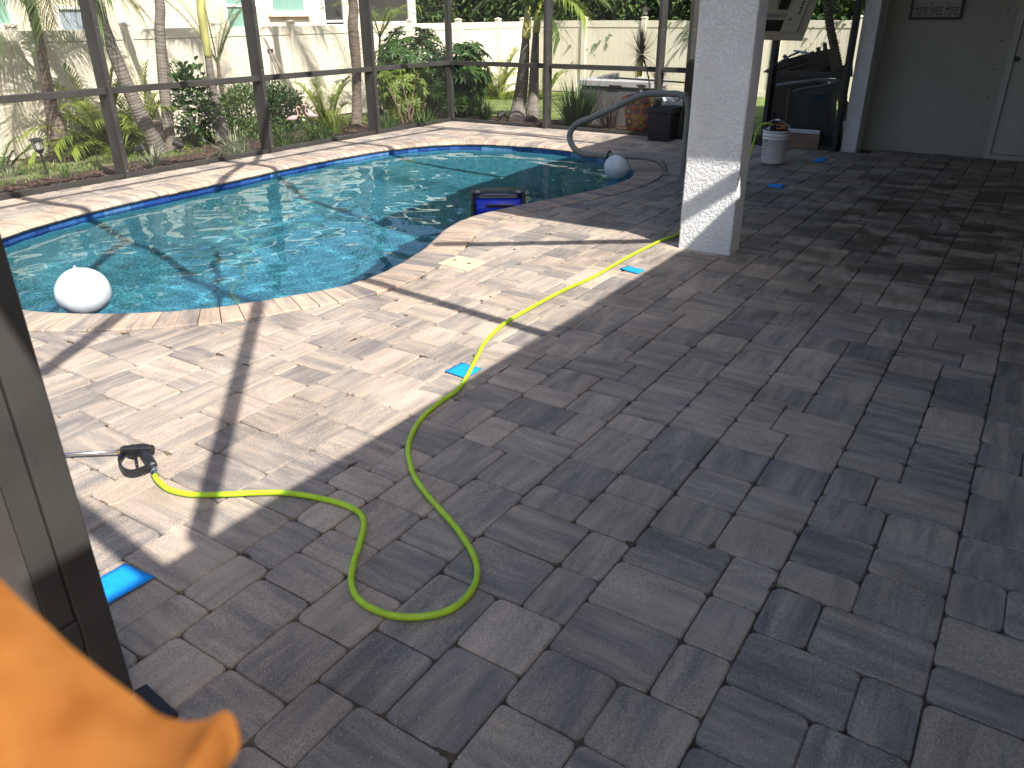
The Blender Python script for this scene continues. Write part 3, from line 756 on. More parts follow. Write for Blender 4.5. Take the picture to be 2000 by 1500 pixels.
def frond(base, d0, L, droop, nl, ll, lw, ldroop, rc=(.1, .9), vshape=.35, taper=.6, rw=.010):
    """one pinnate frond: arching midrib with a leaflet pair at every step"""
    mb = MB(); p = Vector(base); d = Vector(d0).normalized(); seg = 14; pts = [p.copy()]; ds = []
    for k in range(seg):
        d = (d+Vector((0, 0, -1))*droop/seg*(.4+1.3*k/seg)).normalized(); ds.append(d.copy()); p = p+d*L/seg; pts.append(p.copy())
    ds.append(d.copy())
    mb.tube(pts, [rw*(1-.8*k/seg) for k in range(seg+1)], 4, .55)
    for k in range(nl):
        t = .16+.84*k/nl; s = t*seg; i = min(int(s), seg-1); q = pts[i].lerp(pts[i+1], s-i); dd = ds[i]
        sd = dd.cross(Vector((0, 0, 1)))
        if sd.length < .05: sd = Vector((1, 0, 0))
        sd.normalize(); up = sd.cross(dd)
        l = ll*(1-taper*abs(t-.42)**1.3)*R(.85, 1.1)
        for sg in (-1, 1):
            v = (sd*sg*1.0+dd*(.55+.5*t)+up*vshape+Vector((R(-.12, .12), R(-.12, .12), R(-.12, .12)))).normalized()
            mb.blade(q, v, l, lw*R(.8, 1.2), ldroop*R(.6, 1.4), R(*rc), seg=2)
    return mb
def palm_crown(t, top, nf, L, el, droop, nl, ll, lw, ldroop, mat, az0=0, rc=(.1, .9), azr=None, dry=0):
    for k in range(nf):
        az = az0+2.39996*k if azr is None else R(*azr)
        e = math.radians(R(*el)); d = Vector((math.cos(az)*math.cos(e), math.sin(az)*math.cos(e), math.sin(e)))
        mb = frond(top, d, L*R(.8, 1.12), droop*R(.8, 1.2), nl, ll, lw, ldroop, rc)
        put(mb, "frond", L_dry if k < dry else mat, t)
def shrub(t, base, ctr, rad, nclump, nleaf, ll, lw, mat, whorl=False, stems=5, rc=(0, 1), name="crown", fold=.2):
    ctr = Vector(ctr); rad = Vector(rad); base = Vector(base); mb = MB(); sm = MB()
    cl = []
    for k in range(nclump):
        while True:
            v = Vector((R(-1, 1), R(-1, 1), R(-1, 1)))
            if .25 < v.length < 1: break
        v = v.normalized()*(v.length**.45); cl.append(ctr+Vector((v.x*rad.x, v.y*rad.y, v.z*rad.z))*R(.8, 1.1))
    for c in cl:
        o = (c-ctr); o = Vector((o.x/rad.x, o.y/rad.y, o.z/rad.z)); o = (o+Vector((0, 0, .35))).normalized(); tone = R(-.25, .25)
        if whorl:
            for w_ in range(max(1, nleaf//8)):
                q = c+Vector((R(-1, 1), R(-1, 1), R(-1, 1)))*ll*.8
                a0 = R(0, 6.3); u = o.orthogonal().normalized(); v = o.cross(u)
                for i in range(8):
                    a = a0+i*.785; d = u*math.cos(a)+v*math.sin(a)+o*R(-.1, .35)-Vector((0, 0, .25))
                    mb.leaf(q, d, o, ll*R(.75, 1.1), lw*R(.8, 1.1), min(1, max(0, R(*rc)+tone)), fold, .15)
        else:
            for i in range(nleaf):
                q = c+Vector((R(-1, 1), R(-1, 1), R(-1, 1)))*ll*1.5
                d = o+Vector((R(-1, 1), R(-1, 1), R(-.8, .8)))*.9
                mb.leaf(q, d, Vector((R(-.4, .4), R(-.4, .4), 1)), ll*R(.7, 1.2), lw*R(.7, 1.2), min(1, max(0, R(*rc)+tone)), fold, .2)
    for k in range(stems):
        c = random.choice(cl); b_ = base+Vector((R(-.08, .08), R(-.08, .08), -.03)); m_ = b_.lerp(c, .5)+Vector((0, 0, .12))
        sm.tube(interp([b_, m_, c], [.016, .012, .006], 6)[0], [.016]*3+[.011]*2+[.007]*2, 5)
    put(sm, "stem", M_stem, t); put(mb, name, mat, t)
def tuft(t, base, n, L, W, spread, droop, mat, rc=(0, 1), rb=.06, name="blade_clump"):
    n = int(n*1.7); L *= 1.28; W *= 1.2
    mb = MB(); b_ = Vector(base)
    for k in range(n):
        a = R(0, 6.283); s = R(.05, spread); d = Vector((math.cos(a)*s, math.sin(a)*s, 1))
        mb.blade(b_+Vector((math.cos(a)*R(0, rb), math.sin(a)*R(0, rb), -.02)), d, L*R(.6, 1.1), W*R(.7, 1.2), droop*R(.5, 1.5), R(*rc), seg=4)
    put(mb, name, mat, t)

# --- palms along the left fence
t = thing("queen_palm", "leaning palm with drooping thin fronds before the cream fence, beside the solar stake light", "palm", (-11.51,5.989,-0.226))
put(trunk([(-11.386,5.921,-0.219), (-11.4,5.964,0.282), (-11.4,5.971,0.633), (-11.4,6.016,1.25), (-11.4,6.016,1.799), (-11.4,6.001,2.035)], [.17, .115, .075, .058, .07, .05]), "trunk", M_trunk, t)
palm_crown(t, (-11.4,6.027,1.769), 9, 1.6, (30, 80), 1.6, 50, .42, .013, .75, L_palm, .3)
for az in (-1.0, -.4, .3, 1.9, 2.4, -2.1, -1.5): put(frond((-11.35,5.99,1.679), (math.cos(az)*.5, math.sin(az)*.5, .7), 1.5, 3.4, 54, .44, .013, .9), "frond", L_palm, t)
t = thing("twin_trunk_palm", "palm with two bare trunks in a V and a cut stump, behind the second post", "palm", (-10.537,6.95,-0.177))
put(trunk([(-10.493,6.854,-0.175), (-10.45,6.653,0.37), (-10.5,6.56,0.815), (-10.55,6.449,1.433), (-10.6,6.395,1.939), (-10.7,5.9,2.9), (-10.75,5.75,4.2)], [.135, .10, .088, .08, .078, .07, .06]), "trunk", M_trunkp, t)
put(trunk([(-10.554,7.055,-0.178), (-10.6,7.161,0.347), (-10.65,7.236,0.822), (-10.65,7.32,1.417), (-10.65,7.387,1.929), (-10.75,7.15,3.1), (-10.8,7.2,4.4)], [.10, .078, .072, .07, .066, .06, .055]), "trunk", M_trunkp, t)
put(trunk([(-10.795,7.111,-0.19), (-10.5,6.891,0.116), (-10.52,6.883,0.268)], [.10, .085, .078]), "stump", M_trunk, t)
palm_crown(t, (-10.75, 5.75, 4.15), 10, 1.25, (25, 75), .9, 34, .40, .02, .5, L_palm, 1.0); palm_crown(t, (-10.8, 7.2, 4.35), 10, 1.25, (25, 75), .9, 34, .40, .02, .5, L_palm, 2.0)
t = thing("bottle_palm", "palm with swollen grey foot and yellow-green crownshaft, left of the third post", "palm", (-10.525,7.988,-0.176))
put(trunk([(-10.28,7.796,-0.164), (-10.55,8.012,0.181), (-10.55,7.976,0.42), (-10.55,7.962,0.71), (-10.55,7.976,1.049)], [.125, .078, .060, .056, .052], .09, .03), "trunk", M_trunkp, t)
P, rr_ = interp([(-10.55,7.975,1.042), (-10.55,7.977,1.27), (-10.55,7.977,1.608), (-10.55,7.985,1.939), (-10.6,7.75,2.4), (-10.6,7.72,3.2)], [.052, .056, .062, .06, .055, .04], 16)
mb = MB(); mb.tube(P, rr_, 12); put(mb, "crownshaft", M_shaft, t, True)
palm_crown(t, (-10.6, 7.72, 3.2), 7, 1.2, (45, 80), .8, 34, .38, .024, .45, L_palm, .5)
t = thing("slim_palm", "slender young palm with pale wispy fronds between bottle palm and third post", "palm", (-11.141,8.654,-0.207))
put(trunk([(-11.13,8.655,-0.207), (-11.3,8.733,0.281), (-11.3,8.695,0.598), (-11.3,8.705,0.942)], [.05, .036, .03, .022], .05, .08, 8), "trunk", M_trunk, t)
for k, az in enumerate((.2, 1.0, 1.9, 2.8, -1.2, -.6, 2.2, -2.2, .6)): put(frond((-11.3,8.698,0.905), (math.cos(az)*.35, math.sin(az)*.5, 1.0), R(1.0, 1.45), 1.1, 40, .28, .008, .55, (.1, .9)), "frond", L_pale, t)
t = thing("ringed_palm", "straight ringed palm trunk left of the post before the corner, bark peeling high up", "palm", (-9.998,10.38,-0.15))
put(trunk([(-9.801,10.172,-0.14), (-10.1,10.537,0.228), (-10.1,10.6,0.803), (-10.1,10.597,1.165), (-10.1,10.597,1.441), (-10.1,10.602,1.941), (-10.15,9.95,2.9), (-10.15,9.9,4.2)], [.10, .082, .082, .092, .088, .075, .07, .06], .045), "trunk", M_trunk, t)
mb = MB()
for k in range(26):
    a = R(0, 6.28); z = R(1.62, 2.4); c = Vector((-10.12+.085*math.cos(a), 10.12+.085*math.sin(a), z)); mb.leaf(c, (math.cos(a), math.sin(a), -.9), (0, 0, 1), R(.08, .16), .035, R(0, 1))
put(mb, "peeling_bark", M_trunk, t)
palm_crown(t, (-10.15, 9.9, 4.15), 10, 1.3, (20, 70), 1.0, 40, .42, .022, .5, L_palm, .9)
t = thing("wispy_palm", "young pale palm rising behind the post before the corner, above the big shrub", "palm", (-10.623,11.669,-0.188))
put(trunk([(-10.623,11.669,-0.188), (-11,12.146,0.425), (-11,12.266,1.329)], [.03, .025, .02], .05, .08, 8), "trunk", M_stem, t)
for k, az in enumerate((.2, .9, 1.7, 2.6, -1.2, -.4, 3.4)): put(frond((-11,12.25,1.196), (math.cos(az)*.45, math.sin(az)*.45, .8), R(.9, 1.3), 1.6, 34, .34, .010, .6, (.2, 1)), "frond", L_mid if k % 2 else L_lime, t)
# --- double palm at the back
t = thing("double_palm", "thick double-trunked palm with striped bark and low arching fronds on the back lawn", "palm", (-7.479,11.862,-0.089))
put(trunk([(-7.588,11.787,-0.088), (-7.927,12.4,0.177), (-7.862,12.4,0.605), (-7.821,12.4,0.979), (-7.8,12.4,1.247)], [.16, .125, .105, .085, .06], .05, .04), "trunk", M_trunkp, t)
put(trunk([(-7.37,11.937,-0.09), (-7.637,12.4,0.233), (-7.63,12.4,0.613), (-7.612,12.4,0.983), (-7.595,12.4,1.345)], [.135, .10, .085, .072, .05], .05, .04), "trunk", M_trunkp, t)
mb = MB(); mb.tube(interp([(-7.8,12.4,1.215), (-7.77,12.4,1.502), (-7.751,12.4,1.737)], [.075, .06, .04], 8)[0], [.078, .08, .076, .07, .064, .058, .052, .046, .04], 10); put(mb, "crownshaft", M_shaft, t, True)
mb = MB(); mb.tube(interp([(-7.595,12.4,1.313), (-7.557,12.4,1.58), (-7.539,12.4,1.774)], [.075, .06, .04], 8)[0], [.066, .066, .062, .06, .055, .05, .046, .04, .036], 10); put(mb, "crownshaft", M_shaft, t, True)
CR = Vector((-7.567,12.4,1.596))
for az, e, L_, dr_, mt in ((-.15, 35, 1.15, 1.9, L_lime), (.35, 50, 1.3, 1.7, L_palm), (3.0, 60, 1.3, 1.5, L_palm), (2.5, 75, 1.4, 1.0, L_lime), (-2.4, 55, 1.3, 1.6, L_palm), (1.5, 70, 1.4, 1.2, L_palm), (-1.3, 60, 1.2, 1.7, L_palm), (.8, 82, 1.4, .6, L_lime), (-1.0, 80, 1.4, .9, L_lime), (3.6, 45, 1.2, 1.9, L_palm), (-.5, 15, .95, 2.0, L_palm)):
    e_ = math.radians(e); put(frond(CR+Vector((R(-.08, .04), 0, R(-.1, .05))), (math.cos(az)*math.cos(e_), math.sin(az)*math.cos(e_), math.sin(e_)), L_, dr_, 34, .40, .028, .55, (.1, .95), rw=.014), "frond", mt, t)
t = thing("date_palm", "spiny-trunked palm rising behind the overturned patio chair", "palm", (-2.68,13.6,0.14))
pth = [(-2.63,13.6,0.067), (-2.812,13.6,0.698), (-2.941,13.6,1.061), (-3.062,13.6,1.383), (-3.177,13.6,1.77), (-3.244,13.6,2.046)]
put(trunk(pth, [.075, .068, .064, .062, .066, .07], .05, .10), "trunk", M_trunk, t)
P, rr_ = interp(pth, [.075, .068, .064, .062, .066, .07], 60); mb = MB()
for q, r in zip(P, rr_):
    for i in range(6):
        a = R(0, 6.28); d = Vector((math.cos(a), math.sin(a), .8)); mb.leaf(q+Vector((math.cos(a), math.sin(a), 0))*r*.85, d, (0, 0, 1), R(.035, .06), .022, R(0, 1))
put(mb, "leaf_bases", M_trunk, t)
palm_crown(t, (-3.25,13.6,2.081), 12, 1.3, (10, 70), 1.8, 30, .22, .014, .4, L_palm, .4)

# --- palm clumps without a trunk
def clump(name, label, base, n, L, el, droop, nl, ll, lw, mat, rc=(.1, .95), spread=.12, group=None):
    t = thing(name, label, "palm", base, group)
    n = int(n*1.75); lw *= 1.25; el = (el[0]-22, el[1])
    for k in range(n):
        az = 2.39996*k+R(-.3, .3); e = math.radians(R(*el)); b_ = Vector(base)+Vector((math.cos(az)*R(0, spread), math.sin(az)*R(0, spread), -.02))
        put(frond(b_, (math.cos(az)*math.cos(e), math.sin(az)*math.cos(e), math.sin(e)), L*R(.7, 1.15), droop*R(.8, 1.2), nl, ll, lw, .4, rc), "frond", mat, t)
    return t
clump("areca_palm", "bushy yellow-green palm clump behind the second post, beside the queen palm", (-11.486,6.677,-0.224), 20, 1.3, (46, 85), 1.7, 30, .34, .020, L_lime)
clump("areca_palm", "low yellow-green palm clump against the fence behind the V of the twin trunks", (-11.436,7.257,-0.222), 11, 1.1, (40, 85), 1.2, 26, .30, .02, L_lime)
clump("areca_palm", "round yellow-green palm clump by the fence left of the ringed palm trunk", (-10.7,10.372,-0.185), 20, 1.05, (40, 84), 2.1, 28, .28, .018, L_lime)
clump("areca_palm", "bright yellow-green palm clump at the back left of the double palm", (-11.527,17.013,-0.3), 24, 1.2, (42, 86), 1.6, 28, .30, .020, L_lime)
clump("areca_palm", "small palm clump half hidden behind the double palm trunks", (-9.899,16.527,-0.22), 9, .8, (40, 86), 1.2, 22, .24, .018, L_lime)
clump("fern", "arching green fern at the left edge of the bed before the fence", (-11.027,4.931,-0.201), 12, .55, (20, 75), 1.2, 20, .10, .018, L_mid)

# --- shrubs
def bush(name, label, base, ctr, rad, *a, **k):
    t = thing(name, label, "shrub", base); shrub(t, base, ctr, rad, *a, **k); return t
bush("broadleaf_shrub", "upright dark shrub with oval leaves between twin trunks and bottle palm", (-10.711,7.707,-0.186), (-10.75,7.733,0.322), (.25, .28, .52), 64, 14, .125, .075, L_deep, stems=7)
bush("fine_leaf_shrub", "rounded light green shrub left of the third post", (-11.585,9.303,-0.229), (-11,8.9,0.218), (.33, .36, .36), 150, 24, .075, .028, L_mid, stems=6)
bush("dark_shrub", "dark small-leaved shrub right of the third post, before the leaning poles", (-10.885,9.411,-0.194), (-10.7,9.306,0.157), (.30, .36, .36), 110, 18, .085, .045, L_deep, stems=6)
bush("umbrella_shrub", "large umbrella-leaved shrub with dark glossy crown left of the corner post", (-9.314,11.197,-0.116), (-10.3,12.322,0.567), (.74, .70, .78), 120, 40, .17, .06, L_deep, whorl=True, stems=9)
bush("umbrella_shrub", "low yellow-variegated umbrella shrub at the foot of the dark one", (-9.16,10.803,-0.108), (-9.75,11.482,0.357), (.46, .55, .46), 56, 36, .14, .055, L_lime, whorl=True, stems=6, rc=(0, .8))
bush("umbrella_shrub", "dark umbrella-leaved shrub just right of the corner post", (-8.839,11.852,-0.101), (-8.943,12,0.577), (.5, .52, .66), 80, 40, .15, .055, L_deep, whorl=True, stems=8)
bush("ground_shrub", "small bright green shrub between variegated tuft and third post", (-11,9.1,-0.2), (-10.2,8.422,0.009), (.25, .28, .14), 24, 14, .07, .04, L_mid, stems=3)
bush("ground_shrub", "small bright shrub in the bed below the leaning poles", (-11.16,9.829,-0.208), (-11,9.666,-0.044), (.25, .3, .16), 22, 14, .07, .04, L_mid, stems=3)

# --- tufts
def tf(label, base, *a, **k):
    t = thing("grass_tuft", label, "grass tuft", base, "ornamental grass tufts in the beds"); tuft(t, base, *a, **k); return t
tf("small straw-coloured tuft at the foot of the twin trunk palm", (-9.15,5.876,-0.108), 46, .34, .014, .7, .35, L_grey, rc=(.4, 1))
tf("wide grey variegated tuft just left of the third post", (-8.984,7.007,-0.099), 150, .42, .013, 1.1, .55, L_grey, rb=.14)
tf("green arching tuft right of the third post, below the flamingos", (-8.989,7.838,-0.099), 120, .42, .013, 1.0, .55, L_mid, rb=.12)
tf("dense green tuft to the right of the flamingos", (-9.02,8.525,-0.101), 170, .46, .013, 1.0, .55, L_mid, rb=.16)
tf("tall lime grass tuft at the left of the ringed palm foot", (-9.487,9.346,-0.124), 120, .45, .010, .6, .35, L_lime, rb=.12)
tf("dark green tuft right of the post before the corner", (-8.727,9.742,-0.086), 130, .44, .013, .9, .5, L_mid, rb=.14)
tf("dark green tuft beneath the variegated umbrella shrub", (-8.508,10.389,-0.08), 130, .42, .013, .9, .5, L_mid, rb=.14)
tf("thin dark tuft in front of the back lawn, right of the corner shrub", (-8.219,11.738,-0.088), 90, .46, .012, .7, .4, L_deep, rc=(.3, 1), rb=.10)
tf("tall strappy dark tuft right of the back post, before the deck box", (-6.442,11.851,-0.089), 130, .78, .026, .75, .22, L_deep, rc=(.2, 1), rb=.18)
tf("sparse reddish tuft between strappy tuft and painted pot", (-5.88,11.895,-0.09), 40, .55, .018, .8, .3, L_red, rb=.12)
tf("tiny green tuft in the mulch by the stake light", (-9.551,4.97,-0.128), 16, .2, .012, .5, .3, L_mid, rb=.03)
tf("tiny tuft of grass at the far left below the fern", (-10.518,4.796,-0.176), 40, .24, .010, .8, .4, L_grey, rb=.1)

# --- lawn, weeds, mulch: uncountable cover
def blades(name, n, reg, L, W, mat, droop=.4):
    mb = MB(); k = 0
    while k < n:
        x, y = R(reg[0], reg[1]), R(reg[2], reg[3])
        if mnoise.noise((x*1.3, y*1.3, 4)) < reg[4]: continue
        a = R(0, 6.28); s = R(.1, .7); mb.blade((x, y, gz(x, y)-.005), (math.cos(a)*s, math.sin(a)*s, 1), L*R(.5, 1.2), W, droop, R(0, 1), seg=2); k += 1
    return stuff(mb.build(name, mat))
M_turf = pmat("turf_green", (.14, .19, .05), .95, .3, 5, .6, 60)
mb = MB(); vs, fs = grid(-12.1, -3.2, 12.35, 19.2, 40, 30, lambda x, y: gz(x, y)+.02*mnoise.noise((x*.8, y*.8, 0))+.02, lambda x, y: True); mb.add(vs, fs); struct(mb.build("lawn", M_turf, None, True))
tag(blades("lawn_grass", 15000, (-12, -3.3, 12.35, 19.1, -9), .075, .010, M_lawn), "mown green grass on the back lawn", "grass")
tag(blades("weedy_grass", 2600, (-11.6, -9.7, 4.2, 7.2, -.25), .13, .008, M_lawn, .6), "sparse weedy grass between the fence and the mulch", "grass")
tag(blades("bed_grass", 1800, (-11.9, -10.6, 7.6, 12, .0), .16, .009, M_lawn, .5), "loose green grass at the foot of the fence behind the shrubs", "grass")
mb = MB(); k = 0
while k < 7000:
    x, y = (R(-10.4, -8.46), R(3.0, 10.9)) if k % 4 else (R(-8.4, -2.2), R(11.0, 12.3))
    if x < -9.6+.4*mnoise.noise((y*1.4, 0, 0)) and y < 7.0: k += 1; continue
    a = R(0, 6.28); l = R(.015, .05); w_ = R(.006, .014); d = Vector((math.cos(a), math.sin(a), R(-.3, .3))); s_ = Vector((-math.sin(a), math.cos(a), R(-.3, .3))); p = Vector((x, y, gz(x, y)+.012+R(0, .014)))
    n_ = Vector((0, 0, .006)); q = [p-d*l-s_*w_, p+d*l-s_*w_, p+d*l+s_*w_, p-d*l+s_*w_]
    mb.add(q+[v-n_ for v in q], [(0, 1, 2, 3), (0, 4, 5, 1), (2, 6, 7, 3)], R(0, 1)); k += 1
tag(stuff(mb.build("mulch_chips", M_mulch)), "brown bark mulch in the beds along the screen", "mulch")
M_bed = pmat("mulch_bed", (.07, .042, .028), .95, .35, 16, .7, 60)
mb = MB(); vs, fs = grid(-10.0, -8.39, 2.5, 10.9, 10, 50, lambda x, y: gz(x, y)+.02*mnoise.noise((x*.8, y*.8, 0))+.006, lambda x, y: True); mb.add(vs, fs)
vs, fs = grid(-10.0, -2.0, 10.95, 12.3, 40, 8, lambda x, y: gz(x, y)+.02*mnoise.noise((x*.8, y*.8, 0))+.006, lambda x, y: True); mb.add(vs, fs); struct(mb.build("mulch_bed", M_bed, None, True))

# --- trees beyond the back fence
def tree_protos(seed, H, Rr):
    random.seed(seed); mb = MB(); tm_ = MB()
    tm_.tube(interp([(0, 0, -.3), (.05, .02, H*.35), (-.05, .05, H*.75)], [.20, .15, .07], 10)[0], [.2-.013*k for k in range(11)], 8)
    for k in range(7):
        a = R(0, 6.28); z = R(.8, H*.6); e = Vector((math.cos(a)*Rr*.75, math.sin(a)*Rr*.75, z+R(.5, 1.5))); tm_.tube([(0, 0, z), Vector((0, 0, z)).lerp(e, .5)+Vector((0, 0, .2)), e], [.07, .05, .02], 6)
    for k in range(760):
        a = R(0, 6.28); zz = R(.25, H); rr2 = Rr*math.sin(math.pi*min(1, max(.14, .16+.84*zz/H)))**.6*R(.55, 1.06); c = Vector((math.cos(a)*rr2, math.sin(a)*rr2, zz)); tone = R(-.3, .3)
        for i in range(15):
            q = c+Vector((R(-1, 1), R(-1, 1), R(-1, 1)))*.28; d = Vector((math.cos(a)+R(-1, 1), math.sin(a)+R(-1, 1), R(-.9, .5)))
            mb.leaf(q, d, Vector((R(-.5, .5), R(-.5, .5), 1)), R(.12, .22), R(.06, .105), min(1, max(0, R(.1, .9)+tone)), .2, .2)
    return mb, tm_
specs = [(-20.5, 22.6, 11), (-17.6, 21.6, 12), (-14.4, 23.2, 13), (-11.6, 21.4, 11), (-8.9, 22.2, 12), (-6.1, 21.5, 13), (-3.4, 22.3, 11), (-.8, 21.7, 12), (-13.0, 26.0, 13), (-9.6, 26.2, 11), (-5.0, 26.0, 13), (-17.0, 27, 12), (-1.5, 26.2, 11), (-19, 24.3, 12), (-16.0, 21.2, 11), (-13.0, 21.6, 13), (-10.2, 23.8, 12), (-7.5, 23.6, 11), (-4.7, 23.4, 13), (-2.1, 23.6, 12), (-10.25, 21.3, 13), (-7.45, 21.2, 11), (-4.75, 21.2, 12)]
tl = ["leafy tree beyond the far left of the back, beside the neighbouring house", "leafy tree just behind the corner where the two fences meet, by the neighbouring house", "leafy tree far behind the fence corner", "dense green tree behind the double palm crown", "dense green tree behind the fence lantern post", "leafy tree behind the fence, seen left of the white column", "leafy tree behind the fence hidden mostly by the white column", "dense tree behind the spiny-trunked palm", "tree in the second row behind the double palm", "tree in the second row behind the fence lantern", "tree in the second row behind the white column", "tree in the second row beside the house gable", "tree in the second row behind the spiny palm", "tree crowded behind the neighbouring house corner", "low leafy tree close behind the fence left of the corner", "low leafy tree close behind the cream fence near its corner post", "inner tree in the wood behind the double palm", "inner tree in the wood left of the column", "inner tree in the wood behind the column", "inner tree in the wood right of the television", "leafy tree close behind the tan fence between its first two posts", "leafy tree close behind the tan fence right of its lantern post", "leafy tree close behind the tan fence and the column"]
protos = {}
for (x, y, s_), lab in zip(specs, tl):
    t = thing("leafy_tree", lab, "tree", (x, y, -.3), "trees beyond the back fence")
    if s_ not in protos:
        a_, b_ = tree_protos(s_, 5.4+.4*(s_-11), 1.9); protos[s_] = (b_.build("trunk", M_bark, t), a_.build("crown", [L_mid, L_deep, L_mid][s_-11], t))
    else:
        for o in protos[s_]: c = o.copy(); C.objects.link(c); c.parent = t
        t.rotation_euler = (0, 0, R(0, 6.28)); t.scale = (R(.9, 1.15),)*3
random.seed(21)

# ------------------------------------------------------------------ things on and around the deck
M_hose = pmat("lime_hose_rubber", (.40, .62, .02), .42, .08, 30)
M_steel = pmat("brushed_steel", (.55, .55, .55), .25, .08, 8, metal=1.0)
M_brass = pmat("brass", (.62, .44, .16), .3, .1, 20, metal=1.0)
M_blue = pmat("blue_masking_paper", (.0, .27, .80), .75, .06, 40)
M_ball = pmat("white_vinyl", (.56, .62, .66), .28, .02, 4)
M_bucket = pmat("white_bucket_plastic", (.78, .79, .80), .45, .04, 5)
M_lid = pmat("cream_lid_plastic", (.50, .43, .29), .6, .05, 8)
M_rail = pmat("grey_powder_coat", (.21, .195, .175), .45, .08, 10)

# hose
def lift(P, z): return [(p[0], p[1], z) for p in P]
hp = [(-2.547,1.382,0.014),(-2.498,1.361,0.014),(-2.406,1.345,0.014),(-2.315,1.367,0.014),(-2.217,1.426,0.014),(-2.114,1.504,0.014),(-2.019,1.565,0.014),(-1.901,1.604,0.014),(-1.792,1.624,0.014),(-1.703,1.616,0.014),(-1.639,1.567,0.014),(-1.585,1.49,0.014),(-1.527,1.399,0.014),(-1.473,1.331,0.014),(-1.409,1.288,0.014),(-1.338,1.274,0.014),(-1.258,1.285,0.014),(-1.192,1.322,0.014),(-1.143,1.38,0.014),(-1.128,1.449,0.014),(-1.141,1.524,0.014),(-1.179,1.592,0.014),(-1.249,1.656,0.014),(-1.368,1.731,0.014),(-1.496,1.795,0.014),(-1.615,1.856,0.014),(-1.728,1.932,0.014),(-1.842,2.044,0.014),(-1.913,2.149,0.014),(-1.975,2.299,0.014),(-2.001,2.459,0.014),(-2.012,2.61,0.014),(-2.073,2.776,0.014),(-2.178,3.011,0.014),(-2.244,3.176,0.014),(-2.303,3.439,0.014),(-2.314,3.702,0.014),(-2.313,4.129,0.014),(-2.282,4.489,0.014),(-2.29,5.06,0.014),(-2.271,5.571,0.014),(-2.238,5.848,0.014)]
hp = hp+[(-2.42, 6.5, .014), (-2.62, 7.6, .014), (-2.86, 8.6, .014), (-2.83, 9.1, .014), (-2.80, 9.35, .06), (-2.80, 9.47, .22), (-2.79, 9.52, .36), (-2.745, 9.545, .425), (-2.68, 9.56, .44), (-2.62, 9.565, .42)]
P, rr_ = interp(hp, [.0108]*len(hp), len(hp)*7)
P = [Vector((p.x, p.y, p.z+(.0018*mnoise.noise((p.x*5, p.y*5, 2)) if p.z < .03 else 0))) for p in P]
hose = thing("garden_hose", "lime green hose looping across the pavers from spray gun to white bucket", "hose", tuple(hp[0]))
mb = MB(); mb.tube(P, .0108, 10); put(mb, "hose_tube", M_hose, hose, True)
c0 = Vector(hp[0]); d0 = (Vector((-2.587,1.398,0.02))-c0).normalized()
mb = MB(); mb.tube([c0-d0*.012, c0+d0*.006], .0135, 10); put(mb, "hose_clamp", M_steel, hose)

# spray gun lying on the pavers
gun = thing("spray_gun", "black pressure washer gun with steel lance lying in the sun on the pavers", "spray gun", (-2.732,1.432,0))
def gtube(pts, r, n=10): m_ = MB(); m_.tube(pts, r, n); return m_
mb = MB(); mb.tube([(-2.787,1.399,0.034),(-2.76,1.431,0.034),(-2.722,1.46,0.034),(-2.688,1.472,0.034)], [.014, .019, .021, .018], 10)
a, b = Vector((-2.773,1.396,0.045)), Vector((-2.675,1.468,0.045)); mb.beam(a, b, .030, .024, ch=.004)
put(mb, "gun_body", M_black, gun)
mb = MB(); a, b = Vector((-2.701,1.444,0.034)), Vector((-2.576,1.399,0.03)); mb.beam(a, b, .034, .030, ch=.006); put(mb, "grip", M_black, gun)
gp, _ = interp([(-2.772,1.407,0.03),(-2.749,1.375,0.03),(-2.715,1.346,0.03),(-2.664,1.325,0.03),(-2.623,1.32,0.03),(-2.597,1.332,0.03),(-2.587,1.365,0.03),(-2.581,1.409,0.03)], [.005]*8, 28)
mb = MB()
for p, q in zip(gp[:-1], gp[1:]): mb.beam(p, p+(q-p)*1.15, .007, .026)
put(mb, "trigger_guard", M_black, gun)
mb = MB(); mb.beam((-2.716,1.415,0.03), (-2.631,1.368,0.03), .010, .014, ch=.002); mb.beam((-2.747,1.404,0.03), (-2.709,1.415,0.03), .012, .014); put(mb, "trigger", M_black, gun)
mb = MB(); mb.tube([(-2.788,1.402,0.03), (-2.798,1.391,0.03)], .011, 6); put(mb, "lance_nut", M_brass, gun)
mb = MB(); mb.tube([(-2.8,1.393,0.028), (-2.979,1.263,0.022), (-3.165,1.136,0.014)], .0062, 10); put(mb, "lance", M_steel, gun, True)
mb = MB(); a, b = Vector((-2.594,1.408,0.026)), Vector((-2.53,1.376,0.018)); mb.tube([a, a.lerp(b, .3), a.lerp(b, .32), a.lerp(b, .6), a.lerp(b, .62), b], [.009, .009, .0125, .0125, .010, .011], 10); put(mb, "swivel_fitting", M_steel, gun)

